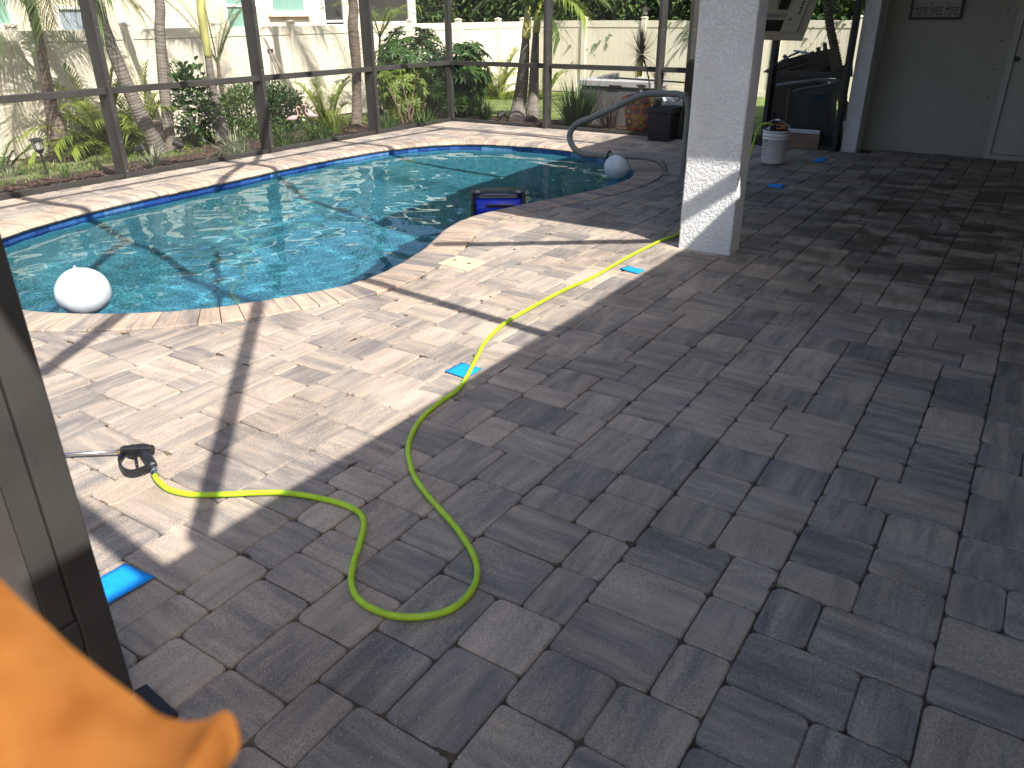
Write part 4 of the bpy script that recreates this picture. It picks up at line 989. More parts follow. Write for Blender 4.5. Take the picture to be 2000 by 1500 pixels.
# blue paper squares
def paper(label, quad, seed):
    random.seed(seed); q = [Vector(p) for p in quad]; n = 6; mb = MB(); vs = []
    for j in range(n+1):
        for i in range(n+1):
            u, v = i/n, j/n; p = q[0]*(1-u)*(1-v)+q[1]*u*(1-v)+q[2]*u*v+q[3]*(1-u)*v
            vs.append(Vector((p.x, p.y, .0065+  .002*abs(mnoise.noise((u*1.4+seed, v*1.4, 0)))+.004*max(0, u*v-.6))))
    m = (n+1)**2; fs = [(j*(n+1)+i, j*(n+1)+i+1, (j+1)*(n+1)+i+1, (j+1)*(n+1)+i) for j in range(n) for i in range(n)]
    low = [(p.x, p.y, p.z-.0012) for p in vs]
    edge = [i for i in range(n)]+[(i*(n+1)+n) for i in range(n)]+[n*(n+1)+i for i in range(n, 0, -1)]+[i*(n+1) for i in range(n, 0, -1)]
    mb.add([tuple(p) for p in vs]+low, fs+[tuple(m+i for i in f[::-1]) for f in fs]+[(edge[k], m+edge[k], m+edge[(k+1) % len(edge)], edge[(k+1) % len(edge)]) for k in range(len(edge))])
    tag(mb.build("paper_square", M_blue, None, True), label, "paper", "blue squares marking the pavers")
paper("bright blue square lying in sun and shade beside the dark door post", [(-2.157,0.891,-0),(-2.158,1.006,0),(-2.013,1.018,0),(-2.021,0.864,0)], 1)
paper("bright blue square with the green hose lying across its corner", [(-2.201,2.753,0),(-2.193,2.883,0),(-2.064,2.876,0),(-2.063,2.741,0)], 2)
paper("bright blue square between hose and the shadow edge near the column", [(-2.229,4.768,0),(-2.207,4.853,0),(-2.067,4.828,0),(-2.071,4.729,0)], 3)
paper("blue square on shaded pavers just right of the column", [(-2.209,8.125,0),(-2.217,8.275,0),(-2.085,8.325,0),(-2.05,8.073,0)], 4)
paper("small blue square on shaded pavers right of the white bucket", [(-2.192,9.88,0),(-2.205,10.126,0),(-2.095,10.193,0),(-2.068,9.873,0)], 5)
random.seed(33)

# skimmer lid
sk = thing("skimmer_lid", "square cream skimmer lid with two finger holes set in the pavers by the pool", "lid", (-3.232,4.298,0))
q = [Vector(p) for p in [(-3.373,4.195,0),(-3.372,4.424,0),(-3.102,4.409,0),(-3.09,4.157,0)]]
mb = MB(); p_ = rounded(ccw([v.xy for v in q]), .012, 3); n_ = len(p_); c_ = sum(p_, Vector((0, 0)))/n_
mb.add([(v.x, v.y, .0085) for v in [c_+(v-c_)*.985 for v in p_]]+[(v.x, v.y, .006) for v in p_]+[(v.x, v.y, -.01) for v in p_], [tuple(range(n_))]+[(l*n_+i, (l+1)*n_+i, (l+1)*n_+(i+1) % n_, l*n_+(i+1) % n_) for l in range(2) for i in range(n_)]); put(mb, "lid_plate", M_lid, sk)
for u in ((-3.317,4.32,0), (-3.178,4.303,0)):
    mb = MB(); mb.lathe((u[0], u[1], .0086), [(.014, 0), (.013, .0012)], 14); put(mb, "finger_hole", M_dark, sk)

# beach balls
def ball(label, c, r, tilt, valve):
    t = thing("beach_ball", label, "ball", c, "white inflatable balls in the pool"); c = Vector(c); mb = MB(); n, m = 40, 26; vs = []
    for j in range(m+1):
        th = math.pi*j/m
        for i in range(n):
            ph = 2*math.pi*i/n; v = Vector((math.sin(th)*math.cos(ph), math.sin(th)*math.sin(ph), math.cos(th)))
            k = 1-.018*abs(math.sin(3*ph))**8*math.sin(th)+.015*mnoise.noise(v*2.2)+.006*mnoise.noise(v*7)*(1 if v.z < 0 else .3)+.02*(abs(v.x))
            if j < 2: k += .006*(2-j)
            v = Matrix.Rotation(tilt, 3, 'Y') @ v; v = Vector((v.x, v.y, v.z*(.97 if v.z > 0 else .93)))
            vs.append(c+v*k*r)
    mb.add(vs, [(j*n+i, j*n+(i+1) % n, (j+1)*n+(i+1) % n, (j+1)*n+i) for j in range(m) for i in range(n)]); put(mb, "ball_skin", M_ball, t, True)
    v = Matrix.Rotation(tilt, 3, 'Y') @ Vector((0, 0, 1)); mb = MB(); p = c+v*r*.99; mb.tube([p-v*.006, p+v*.004, p+v*.013], [.011, .007, .006], 10); put(mb, "valve", M_ball, t)
ball("white inflatable ball floating beside the dark post, at the near pool edge", (-4.827,2.442,0.03), .160, -.18, 1)
ball("white inflatable ball floating under the grey handrail", (-3.935,8.212,0.03), .150, .1, 1)

# floating pool cleaner
rb = thing("pool_robot", "blue and black robotic pool cleaner floating against the pool edge", "pool cleaner", (-4.439,6.529,-0.1))
ax = Vector((.836, .548, 0)); ay = Vector((-.548, .836, 0)); o_ = Vector((-4.087,6.019,0))+ay*.20+Vector((0, 0, .015))
RB = lambda x, y, z: o_+ax*x+ay*y+Vector((0, 0, z))
M_rblue = pmat("blue_moulded_plastic", (.012, .035, .52), .3, .08, 5); M_rdark = pmat("dark_smoked_plastic", (.012, .02, .035), .18, .2, 6)
MR = Matrix((ax, ay, Vector((0, 0, 1)))).transposed()
def shell(mb, prof, x0, x1, inn):
    """prof: (y, z) outline, extruded along the machine's width with tapered ends"""
    n = len(prof); vs = []
    cy = sum(p[0] for p in prof)/n; cz = sum(p[1] for p in prof)/n
    for x, k in ((x0, inn), (x0+.03, 1), (x1-.03, 1), (x1, inn)): vs += [RB(x, cy+(y-cy)*k, cz+(z-cz)*k) for y, z in prof]
    mb.add(vs, [(l*n+i, l*n+(i+1) % n, (l+1)*n+(i+1) % n, (l+1)*n+i) for l in range(3) for i in range(n)]+[tuple(range(n-1, -1, -1)), tuple(range(3*n, 4*n))])
mb = MB(); shell(mb, [(-.19, -.17), (-.20, -.06), (-.185, .0), (-.12, .03), (.12, .03), (.18, -.02), (.19, -.17)], -.225, .225, .86); put(mb, "body_shell", M_rblue, rb, True)
mb = MB(); shell(mb, [(-.15, .031), (-.135, .066), (-.09, .082), (.10, .082), (.15, .04), (.15, .0315)], -.205, .205, .9); put(mb, "top_cover", M_rdark, rb)
mb = MB(); mb.beam(RB(-.12, -.152, .066), RB(.10, -.152, .066), .006, .012); put(mb, "trim_strip", M_grey, rb)
mb = MB(); mb.obox(RB(.02, -.1915, -.035), (.27, .022, .030), MR, ch=.006); put(mb, "handle_slot", M_black, rb)
for sx in (-1, 1):
    mb = MB(); mb.tube([RB(sx*.235, y, z) for y, z in ((-.20, -.12), (-.19, -.02), (-.10, .055), (.08, .055), (.18, -.02), (.19, -.12))], [.022]*6, 8); put(mb, "track", M_black, rb)
    mb = MB(); mb.obox(RB(sx*.19, -.13, .088), (.05, .06, .02), MR, ch=.004); put(mb, "latch", M_grey, rb)

# handrail
hr = thing("pool_handrail", "grey bent-tube handrail standing on the pavers and reaching over the pool end", "handrail", (-3.33, 8.15, 0))
hpts = [(-3.341,8.2,-0.035),(-3.353,8.2,0.035),(-3.402,8.2,0.124),(-3.526,8.2,0.162),(-3.785,8.2,0.163),(-4.103,8.2,0.142),(-4.333,8.2,0.14),(-4.475,8.2,0.18),(-4.553,8.2,0.289),(-4.536,8.2,0.392),(-4.445,8.2,0.477),(-4.252,8.2,0.555),(-3.973,8.2,0.678),(-3.735,8.2,0.789),(-3.601,8.2,0.826),(-3.414,8.2,0.834),(-3.271,8.2,0.835),(-3.195,8.2,0.808),(-3.155,8.2,0.745),(-3.145,8.2,0.634),(-3.145,8.2,0.401),(-3.15,8.2,0.146),(-3.148,8.2,-0)]
P, rr_ = interp(hpts, [.0235]*len(hpts), 130); mb = MB(); mb.tube(P, .034, 14); put(mb, "rail_tube", M_rail, hr, True)
mb = MB(); c_ = Vector((-4.038,8.2,0.142)); 
for k in range(14):
    a0, a1 = k/14*6.2832, (k+1)/14*6.2832; f_ = lambda a: c_+Vector((.006*math.cos(a), .042*math.cos(a), .052*math.sin(a)))
    mb.tube([f_(a0), f_(a1+.05)], .009, 6, cap=False)
put(mb, "ring", M_black, hr)
for f_ in (hpts[0], hpts[-1]): mb = MB(); mb.lathe((f_[0], f_[1], .004), [(.055, 0), (.055, .008), (.03, .022), (.024, .024)], 20); put(mb, "flange", M_rail, hr)
mb = MB(); mb.beam((-3.27,8.17,0.767), (-3.166,8.17,0.857), .02, .022, ch=.003); put(mb, "clip_bar", M_rail, hr)

# bucket
bk = thing("bucket", "white plastic bucket with wire handle standing right of the column", "bucket", (-2.575, 9.565, 0))
bc = (-2.575, 9.565, .005)
mb = MB(); mb.lathe(bc, [(.0, 0), (.128, 0), (.133, .01), (.146, .27), (.150, .272), (.150, .282), (.147, .285), (.148, .305), (.154, .307), (.154, .317), (.149, .32), (.150, .352), (.157, .354), (.157, .366), (.150, .368), (.143, .366), (.142, .34), (.135, .1), (0, .1)], 36, cap=False); put(mb, "pail", M_bucket, bk, True)
mb = MB(); pts = [(-2.575+.157*math.cos(a), 9.565-.03*math.sin(a)*0-.02, .335+.15*math.sin(a)) for a in [math.pi*k/20 for k in range(21)]]; mb.tube(pts, .0028, 6); put(mb, "wire_handle", M_steel, bk, True)
mb = MB(); mb.tube(pts[9:12], .010, 8); put(mb, "hand_grip", M_bucket, bk)
M_print = pmat("faded_black_print", (.10, .10, .11), .6, .2, 30)
for (a, z, w_, h_) in ((-2.1, .255, .05, .008), (-2.16, .235, .07, .006), (-2.1, .20, .075, .005), (-2.14, .165, .06, .005), (-2.2, .135, .05, .006), (-2.14, .10, .045, .006), (-1.95, .26, .02, .012)):
    mb = MB(); vs = []
    for z_ in (z, z+h_):
        for k in range(5): aa = a-w_/.28+w_/.14*k/4; r_ = .1335+(z_-.01)*.05+.0008; vs.append((bc[0]+r_*math.cos(aa), bc[1]+r_*math.sin(aa), z_+.005))
    mb.add(vs, [(k, k+1, k+6, k+5) for k in range(4)]); put(mb, "print_line", M_print, bk)
cn = thing("sprayer_pump", "black pump with white tag and orange cord heaped in the white bucket", "pump", (-2.575, 9.565, .35))
mb = MB(); mb.obox((-2.60, 9.55, .385), (.13, .12, .09), Matrix.Rotation(.4, 3, 'Z'), ch=.015); mb.lathe((-2.575, 9.565, .345), [(.138, 0), (.136, .02), (.05, .05)], 24); put(mb, "pump_body", M_black, cn)
mb = MB(); mb.obox((-2.625, 9.484, .395), (.05, .004, .04), Matrix.Rotation(.4, 3, 'Z')); put(mb, "tag", M_bucket, cn)
M_orange = pmat("orange_cord", (.50, .17, .02), .6, .15, 20)
mb = MB(); mb.tube([(-2.52+.07*math.cos(a*1.9)*(1-.01*a), 9.55+.06*math.sin(a*1.9), .375+.006*a+.008*math.sin(a*3)) for a in [k*.22 for k in range(52)]], .0065, 6); put(mb, "cord", M_orange, cn, True)
mb = MB(); mb.lathe((-2.50, 9.60, .40), [(.07, 0), (.075, .01), (.06, .025), (.0, .03)], 20); put(mb, "cap", M_grey, cn)

# television on its arm behind the column
tv = thing("television", "tilted television seen from its cream back on a black arm right of the column", "television", (-2.097,7.131,1.426))
BR, BL, TR = Vector((-1.865,7.325,1.384)), Vector((-2.32,6.972,1.404)), Vector((-1.788,7.432,1.788))
ux = (BR-BL).normalized(); uy = (TR-BR); uy = (uy-ux*uy.dot(ux)*.0).normalized(); un = ux.cross(uy).normalized()
Wt, Ht = (BR-BL).length, .47
M_tvb = pmat("cream_tv_back", (.50, .47, .38), .5, .05, 6)
TVP = lambda u, v, d: BR+ux*(u-Wt)+uy*v-un*d
def slab(mb, u0, u1, v0, v1, d0, d1, k=0.0):
    vs = [TVP(u, v, d0) for u, v in ((u0, v0), (u1, v0), (u1, v1), (u0, v1))]+[TVP(u, v, d1) for u, v in ((u0+k, v0+k), (u1-k, v0+k), (u1-k, v1-k), (u0+k, v1-k))]
    mb.add(vs, [(3, 2, 1, 0), (4, 5, 6, 7), (0, 1, 5, 4), (1, 2, 6, 5), (2, 3, 7, 6), (3, 0, 4, 7)])
sgn = 1 if un.dot(_F) > 0 else -1       # depth counted towards the camera
un = un*sgn
mb = MB(); slab(mb, 0, Wt, 0, Ht, 0, .03, .008); slab(mb, .02, Wt-.075, .05, Ht-.04, .0305, .055, .02); slab(mb, .05, Wt-.20, .025, .09, .0306, .04, .01); put(mb, "back_cover", M_tvb, tv)
mb = MB(); slab(mb, -.004, Wt+.004, .14, Ht+.006, -.022, -.001); put(mb, "bezel", M_black, tv)
mb = MB(); slab(mb, Wt-.155, Wt-.112, .19, .31, .0552, .0575); put(mb, "socket_panel", M_tvb, tv)
for v in (.205, .228, .25, .275, .295): mb = MB(); slab(mb, Wt-.142, Wt-.126, v, v+.014, .0576, .060); put(mb, "socket", M_black, tv)
mb = MB(); slab(mb, Wt-.20, Wt-.18, .155, .17, .0552, .056); put(mb, "rating_label", M_dark, tv)
mb = MB(); slab(mb, Wt-.33, Wt-.25, .235, .40, .0551, .072); slab(mb, Wt-.36, Wt-.22, .36, .44, .0721, .10); put(mb, "mount_plate", M_black, tv)
mb = MB(); slab(mb, Wt-.40, Wt-.235, .175, .20, .0551, .066); put(mb, "vent_bar", M_grey, tv)
mb = MB(); slab(mb, Wt-.42, Wt-.24, .065, .155, .0551, .0575); put(mb, "recess", M_black, tv)
mb = MB(); mb.tube([TVP(Wt-.29, .40, .10), TVP(Wt-.31, .44, .2), (-1.86, 5.9, 1.86), (-1.88, 5.72, 1.86)], .022, 8); put(mb, "wall_arm", M_black, tv)
mb = MB(); mb.tube(interp([TVP(Wt-.34, .36, .08), TVP(Wt-.36, .28, .11), TVP(Wt-.33, .26, .09), TVP(Wt-.35, .33, .10)], [.005]*4, 16)[0], .004, 6); mb.tube(interp([TVP(Wt-.33, .14, .06), TVP(Wt-.37, .06, .08), TVP(Wt-.42, .05, .10), TVP(Wt-.44, .2, .08)], [.005]*4, 16)[0], .005, 6); put(mb, "cable", M_black, tv)

# low wall under the screen by the bucket
lw = thing("low_wall", "low brown wall with white double track on top at the screen behind the bucket", "low wall", (-2.72, 10.85, 0))
M_tan = pmat("brown_stucco", (.24, .16, .115), .85, .12, 9, .3, 50)
mb = MB(); mb.box((-3.05, 10.82, 0), (-2.36, 10.90, .195), ch=.006); put(mb, "wall_body", M_tan, lw)
for z in (.197, .222): mb = MB(); mb.box((-3.05, 10.81, z), (-2.37, 10.845 if z > .2 else 10.86, z+.014)); put(mb, "track", M_white, lw)

# ---- things beyond the back screen, left to right
M_lamp = pmat("black_lamp_metal", (.02, .02, .02), .65, .2, 12)
def glassmat():
    m, n, l, b = newmat("frosted_lamp_glass"); b.inputs['Base Color'].default_value = (.62, .62, .60, 1); b.inputs['Roughness'].default_value = .25; b.inputs['Alpha'].default_value = .55; return m
M_lglass = glassmat()
def stake_light(label, p, s=1.0, lean=(0, 0), hh=.30):
    t = thing("stake_light", label, "garden light", p, "black solar lanterns on stakes"); p = Vector(p); e = p+Vector((lean[0], lean[1], hh*s)); ax_ = (e-p).normalized()
    M_ = ax_.to_track_quat('Z', 'Y').to_matrix()
    mb = MB(); mb.tube([p-ax_*.05, e], [.011*s, .014*s], 8); put(mb, "stake", M_lamp, t)
    mb = MB(); mb.lathe(e, [(.02*s, 0), (.052*s, .04*s), (.054*s, .05*s), (.05*s, .055*s)], 6, M=M_); put(mb, "lamp_base", M_lamp, t)
    mb = MB(); mb.lathe(e, [(.045*s, .055*s), (.056*s, .15*s)], 6, M=M_); put(mb, "lamp_glass", M_lglass, t)
    for k in range(6):
        a = k*math.pi/3; mb = MB(); mb.tube([e+M_ @ Vector((.048*s*math.cos(a), .048*s*math.sin(a), .05*s)), e+M_ @ Vector((.059*s*math.cos(a), .059*s*math.sin(a), .155*s))], .004*s, 4); put(mb, "lamp_rib", M_lamp, t)
    mb = MB(); mb.lathe(e, [(.094*s, .152*s), (.096*s, .162*s), (.07*s, .175*s), (.02*s, .182*s)], 4, M=M_ @ Matrix.Rotation(.5, 3, 'Z')); put(mb, "lamp_cap", M_lamp, t)
stake_light("black solar lantern leaning on its stake in the grass at the far left", (-9.999,4.989,-0.15), 1.0, (0, -.02), .27)
stake_light("black solar lantern standing over the painted pot by the deck box", (-5.196,11.45,0.301), .85, (.02, 0), .22)
stake_light("black solar lantern half hidden behind the white bucket", (-3.246,11.6,0.045), 1.0, (0, 0), .12)
def spot(label, p, az):
    t = thing("spotlight", label, "spotlight", p, "black garden spotlights"); p = Vector(p); d = Vector((math.cos(az), math.sin(az), .45)).normalized(); M_ = d.to_track_quat('Z', 'Y').to_matrix(); h = p+Vector((0, 0, .11))
    mb = MB(); mb.tube([p-Vector((0, 0, .04)), h], .014, 8); put(mb, "stake", M_lamp, t)
    mb = MB(); mb.lathe(h-d*.07, [(.03, 0), (.045, .03), (.05, .12), (.056, .125), (.056, .14), (.046, .14)], 14, M=M_); put(mb, "housing", M_lamp, t)
    mb = MB(); mb.lathe(h-d*.07, [(.045, .125), (.03, .127)], 14, M=M_); put(mb, "lens", M_dark, t)
spot("black spotlight left of the twin trunks with its lens toward the deck", (-10.471,6.549,-0.174), .25)
spot("black spotlight right of the twin trunks lens shining pale blue", (-10.304,7.057,-0.165), -2.6)
spot("black spotlight on the mulch left of the double palm", (-7.907,11.758,-0.088), 1.2)
def flam(label, b, az, s):
    t = thing("flamingo", label, "garden ornament", b, "pink lawn flamingos"); b = Vector(b); d = Vector((math.cos(az), math.sin(az), 0)); M_pink = bpy.data.materials.get("faded_pink_plastic") or pmat("faded_pink_plastic", (.58, .36, .35), .5, .08, 12); z = Vector((0, 0, 1)); c = b+z*(.36*s+.12)
    mb = MB(); mb.tube([c-d*.15*s-z*.03*s, c-d*.09*s-z*.005*s, c, c+d*.06*s+z*.015*s, c+d*.10*s+z*.03*s], [.006*s, .035*s, .062*s, .055*s, .02*s], 12); put(mb, "body", M_pink, t, True)
    P, rr_ = interp([c+d*.08*s+z*.02*s, c+d*.12*s+z*.09*s, c+d*.10*s+z*.17*s, c+d*.115*s+z*.225*s, c+d*.16*s+z*.23*s, c+d*.18*s+z*.19*s], [.024*s, .014*s, .013*s, .016*s, .018*s, .008*s], 22); mb = MB(); mb.tube(P, rr_, 8); put(mb, "neck", M_pink, t, True)
    mb = MB(); mb.tube([c+d*.175*s+z*.20*s, c+d*.185*s+z*.165*s], [.009*s, .003*s], 6); put(mb, "beak", M_black, t)
    for k in (-1, 1): mb = MB(); mb.tube([c+Vector((-d.y, d.x, 0))*.02*k*s-z*.05*s, b+Vector((-d.y, d.x, 0))*.03*k*s-z*.03], .004*s, 5); put(mb, "leg", M_steel, t)
flam("pink flamingo ornament at left of the pair, neck to the right", (-9.153,8.201,-0.108), .95, .66)
flam("pink flamingo ornament at right of the pair, neck to the left", (-9.208,8.612,-0.11), -2.4, .66)
pb = thing("leaning_poles", "bundle of weathered wooden poles tied near the top, leaning on the cream fence", "poles", (-11.313,9.968,-0.216))
M_wood = pmat("weathered_wood", (.26, .225, .19), .9, .2, 20, stretch=(1, 1, .2))
for a, b, r_ in (
  ((-11.78,10.112,1.248), (-11.45,10.528,0.039), 0.02),
  ((-11.78,10.16,1.198), (-11.45,10.185,0.192), 0.02),
  ((-11.78,10.202,1.048), (-11.45,9.989,0.165), 0.018),
  ((-11.78,10.222,1.03), (-11.45,9.859,0.219), 0.018),
  ((-11.78,10.274,0.995), (-11.45,10.422,0.303), 0.02),
  ((-11.78,10.251,1.063), (-11.45,10.128,0.283), 0.016),
  ):
    a, b = Vector(a), Vector(b); b = b+(b-a)*max(0, (b.z-gz(b.x, b.y))/max(.05, a.z-b.z)); mb = MB(); mb.tube([a, a.lerp(b, .5)+Vector((0, .004, 0)), b], [r_*.8, r_, r_], 8); put(mb, 'pole', M_wood, pb)
mb = MB(); mb.lathe((-11.75,10.196,1.032), [(.05, -.04), (.055, 0), (.05, .04)], 10); put(mb, "tie", M_dark, pb)
rk = thing("garden_rock", "pale rounded rock on the lawn beneath the bright areca clump", "rock", (-11.756,17.032,-0.3))
mb = MB(); n, m = 12, 8; vs = []
for j in range(m+1):
    for i in range(n):
        th, ph = math.pi*j/m, 6.2832*i/n; v = Vector((math.sin(th)*math.cos(ph), math.sin(th)*math.sin(ph), math.cos(th))); k = 1+.25*mnoise.noise(v*1.7); vs.append(Vector((-11.756,17.032,-0.3))+Vector((v.x*.16*k, v.y*.13*k, .05+v.z*.11*k)))
mb.add(vs, [(j*n+i, (j+1)*n+i, (j+1)*n+(i+1) % n, j*n+(i+1) % n) for j in range(m) for i in range(n)]); put(mb, "rock_body", pmat("pale_rock", (.55, .47, .38), .9, .15, 9, .4, 40), rk, True)
# deck box
db = thing("deck_box", "grey wicker-pattern deck box with pale lid behind the strappy tuft", "storage box", (-6.0, 12.5, -.09))
BX0, BX1, BYF, BZ0, BZ1 = -6.62, -5.34, 12.25, -.10, .51
def wicker_mat(c1, c2, sc):
    m, n, l, b = newmat("woven_resin"); geo = N(n, "ShaderNodeNewGeometry"); w1 = N(n, "ShaderNodeTexBrick"); mp = N(n, "ShaderNodeMapping"); mp.inputs['Rotation'].default_value = (math.radians(90), 0, 0); mp.inputs['Scale'].default_value = (sc, sc, sc); l.new(geo.outputs['Position'], mp.inputs[0]); l.new(mp.outputs[0], w1.inputs['Vector'])
    w1.inputs['Color1'].default_value = (*c1, 1); w1.inputs['Color2'].default_value = (*[c*.75 for c in c1], 1); w1.inputs['Mortar'].default_value = (*c2, 1); w1.inputs['Mortar Size'].default_value = .05; l.new(w1.outputs['Color'], b.inputs['Base Color']); b.inputs['Roughness'].default_value = .6
    bp = N(n, "ShaderNodeBump"); bp.inputs['Strength'].default_value = .6; l.new(w1.outputs['Fac'], bp.inputs['Height']); bp.invert = True; l.new(bp.outputs[0], b.inputs['Normal']); return m
M_wick = wicker_mat((.20, .20, .205), (.03, .03, .034), 3.2)
mb = MB(); mb.box((BX0, BYF, BZ0), (BX1, BYF+.62, BZ1), ch=.02); put(mb, "box_body", M_wick, db)
M_lidg = pmat("pale_grey_lid", (.40, .40, .39), .5, .06, 5)
mb = MB(); mb.box((BX0-.02, BYF-.025, BZ1+.001), (BX1+.02, BYF+.645, BZ1+.115), ch=.018); put(mb, "lid", M_lidg, db)
mb = MB(); mb.box((-6.08, BYF-.030, BZ1+.01), (-5.86, BYF-.0255, BZ1+.04)); put(mb, "handle_recess", M_black, db)
# broom lying on the box
brm = thing("push_broom", "broom head with grey bristles and black pole lying on the deck box", "broom", (-6.1, 12.5, .63))
LZ = BZ1+.116
P0, P1 = Vector((-6.414,12.45,0.586)), Vector((-6.031,12.45,0.662))
mb = MB(); mb.beam(P0+Vector((0, 0, -.02)), P1+Vector((0, 0, -.03)), .09, .045, ch=.008); put(mb, "head_block", M_black, brm)
mb = MB()
for k in range(420):
    t_ = k/420; c_ = P0.lerp(P1, t_)+Vector((0, R(-.04, .04), -.004)); d_ = Vector((R(-.25, .25)+(t_-.5)*.3, R(-.3, .3), 1)); mb.blade(c_, d_, R(.07, .095), .006, .05, R(0, 1), seg=1)
o = put(mb, "bristles", pmat("grey_bristle", (.16, .175, .19), .8, .2, 20, byrnd=.6), brm); stuff(o)
mb = MB(); e0, e1 = Vector((-6.078,12.5,0.578)), Vector((-4.771,12.15,0.64)); e0.z = max(e0.z, LZ+.015); mb.tube([e0, e1], .013, 8); put(mb, "pole", M_black, brm)
mb = MB(); d_ = (e1-e0).normalized(); mb.tube([e1, e1+d_*.04, e1+d_*.14, e1+d_*.16], [.014, .018, .017, .010], 8); put(mb, "pole_grip", pmat("orange_red_grip", (.62, .10, .04), .5, .08, 9), brm)
# painted pot with spiky plant
pot = thing("painted_pot", "square painted pot with orange and yellow fan pattern on a black tray", "plant pot", (-5.093,11.3,-0.047))
def tala():
    m, n, l, b = newmat("painted_glaze"); geo = N(n, "ShaderNodeNewGeometry"); mp = N(n, "ShaderNodeMapping"); mp.inputs['Scale'].default_value = (7.5, 7.5, 7.5); l.new(geo.outputs['Position'], mp.inputs[0]); vo = N(n, "ShaderNodeTexVoronoi"); vo.inputs['Randomness'].default_value = .25; vo.inputs['Scale'].default_value = 1.0; l.new(mp.outputs[0], vo.inputs['Vector'])
    mt = N(n, "ShaderNodeMath", operation='MULTIPLY'); mt.inputs[1].default_value = 2.2; l.new(vo.outputs['Distance'], mt.inputs[0]); fr = N(n, "ShaderNodeMath", operation='FRACT'); l.new(mt.outputs[0], fr.inputs[0])
    r = ramp(n, [(.0, (.30, .06, .025)), (.22, (.36, .15, .025)), (.30, (.07, .025, .025)), (.36, (.38, .25, .05)), (.52, (.10, .14, .05)), (.6, (.10, .05, .05)), (.8, (.045, .04, .05))]); r.color_ramp.interpolation = 'CONSTANT'; l.new(fr.outputs[0], r.inputs[0]); l.new(r.outputs[0], b.inputs['Base Color']); b.inputs['Roughness'].default_value = .3; return m
M_tala = tala(); pc = Vector((-5.093,11.3,-0.047)); pc.z = -.06
mb = MB(); Mz = Matrix.Rotation(math.radians(45+8), 3, 'Z'); mb.lathe(pc, [(.20, .02), (.215, .05), (.27, .48), (.30, .49), (.30, .56), (.275, .565), (.265, .50)], 4, M=Mz); put(mb, "pot_body", M_tala, pot)
mb = MB(); mb.lathe(pc, [(.30, -.02), (.33, .02), (.31, .021), (.2, .005)], 4, M=Mz); put(mb, "tray", M_black, pot)
mb = MB(); mb.lathe(pc, [(.26, .50), (.01, .52)], 4, M=Mz); put(mb, "potting_soil", M_bed, pot)
cd = thing("cordyline", "spiky dark cordyline with one round rosette on a thin cane, growing from painted pot", "plant", tuple(pc+Vector((0, 0, .5))))
CC = Vector((-5.123,11.3,1.065))
mb = MB(); mb.tube(interp([pc+Vector((.12, .0, .5)), Vector((-4.974,11.3,0.695)), CC+Vector((.02, 0, -.03))], [.012, .011, .012], 12)[0], .011, 6); put(mb, "cane", M_stem, cd)
mb = MB()
for k in range(150):
    a = R(0, 6.283); e = math.radians(R(-38, 88)); d_ = Vector((math.cos(a)*math.cos(e), math.sin(a)*math.cos(e), math.sin(e))); mb.blade(CC+d_*.02, d_, R(.30, .44), .013, R(0, .12), R(0, 1), seg=3)
put(mb, "leaf_rosette", L_red, cd)
cd = thing("cordyline", "reddish lower cordyline tuft right of the yellow feeder, behind the screen post", "plant", tuple(pc+Vector((.14, .1, .5))))
CC = Vector((-4.873,11.45,0.633)); mb = MB()
mb.tube([pc+Vector((.16, .08, .45)), CC], .010, 6); put(mb, "cane", M_stem, cd); mb = MB()
for k in range(90):
    a = R(0, 6.283); e = math.radians(R(-10, 88)); d_ = Vector((math.cos(a)*math.cos(e), math.sin(a)*math.cos(e), math.sin(e))); mb.blade(CC+d_*.02, d_, R(.25, .42), .012, R(0, .15), R(0, 1), seg=3)
put(mb, "leaf_rosette", leafmat("reddish_cordyline_leaf", (.14, .05, .045), (.34, .16, .13), .25), cd)
fd = thing("hanging_feeder", "yellow tube feeder hanging beneath the cordyline rosette", "bird feeder", (-5.08,11.22,0.973))
fc = Vector((-5.056,11.22,0.528)); f1 = Vector((-5.098,11.22,0.773)); f2 = Vector((-5.089,11.22,0.987)); M_yel = pmat("yellow_plastic", (.72, .62, .05), .4, .06, 10)
mb = MB(); mb.tube([f1, f1.lerp(f2, .08), f1.lerp(f2, .45), f1.lerp(f2, .55), f1.lerp(f2, .93), f2], [.030, .040, .040, .040, .040, .028], 14); put(mb, "tube", M_yel, fd, True)
mb = MB(); mb.tube([f2, f2+Vector((-.02, 0, .04)), f2+Vector((.01, .03, .07))], .004, 5); put(mb, "hanger", M_dark, fd)
pl_ = thing("planter_box", "square black plastic planter on the pavers between the two screen posts", "planter", (-4.42, 10.65, 0))
px0, px1 = -4.61, -4.23
mb = MB(); mb.lathe((-4.42, 10.62, 0.008), [(.215, 0), (.24, .36), (.262, .37), (.262, .43), (.25, .432), (.235, .40)], 4, M=Matrix.Rotation(math.radians(45), 3, 'Z')); put(mb, "planter_body", M_black, pl_)
mb = MB(); mb.lathe((-4.42, 10.62, .38), [(.236, 0), (.01, .01)], 4, M=Matrix.Rotation(math.radians(45), 3, 'Z')); put(mb, "potting_soil", M_bed, pl_)
wb = thing("white_bag", "crumpled white sack lying behind the black planter", "bag", (-4.597,11.3,0.395))
mb = MB(); n, m = 16, 9; vs = []; c_ = Vector((-4.628,11.35,0.425))
for j in range(m+1):
    for i in range(n):
        th, ph = math.pi*j/m, 6.2832*i/n; v = Vector((math.sin(th)*math.cos(ph), math.sin(th)*math.sin(ph), math.cos(th))); k = 1+.28*mnoise.noise(v*2.5); vs.append(c_+Vector((v.x*.17*k, v.y*.12*k, v.z*.13*k)))
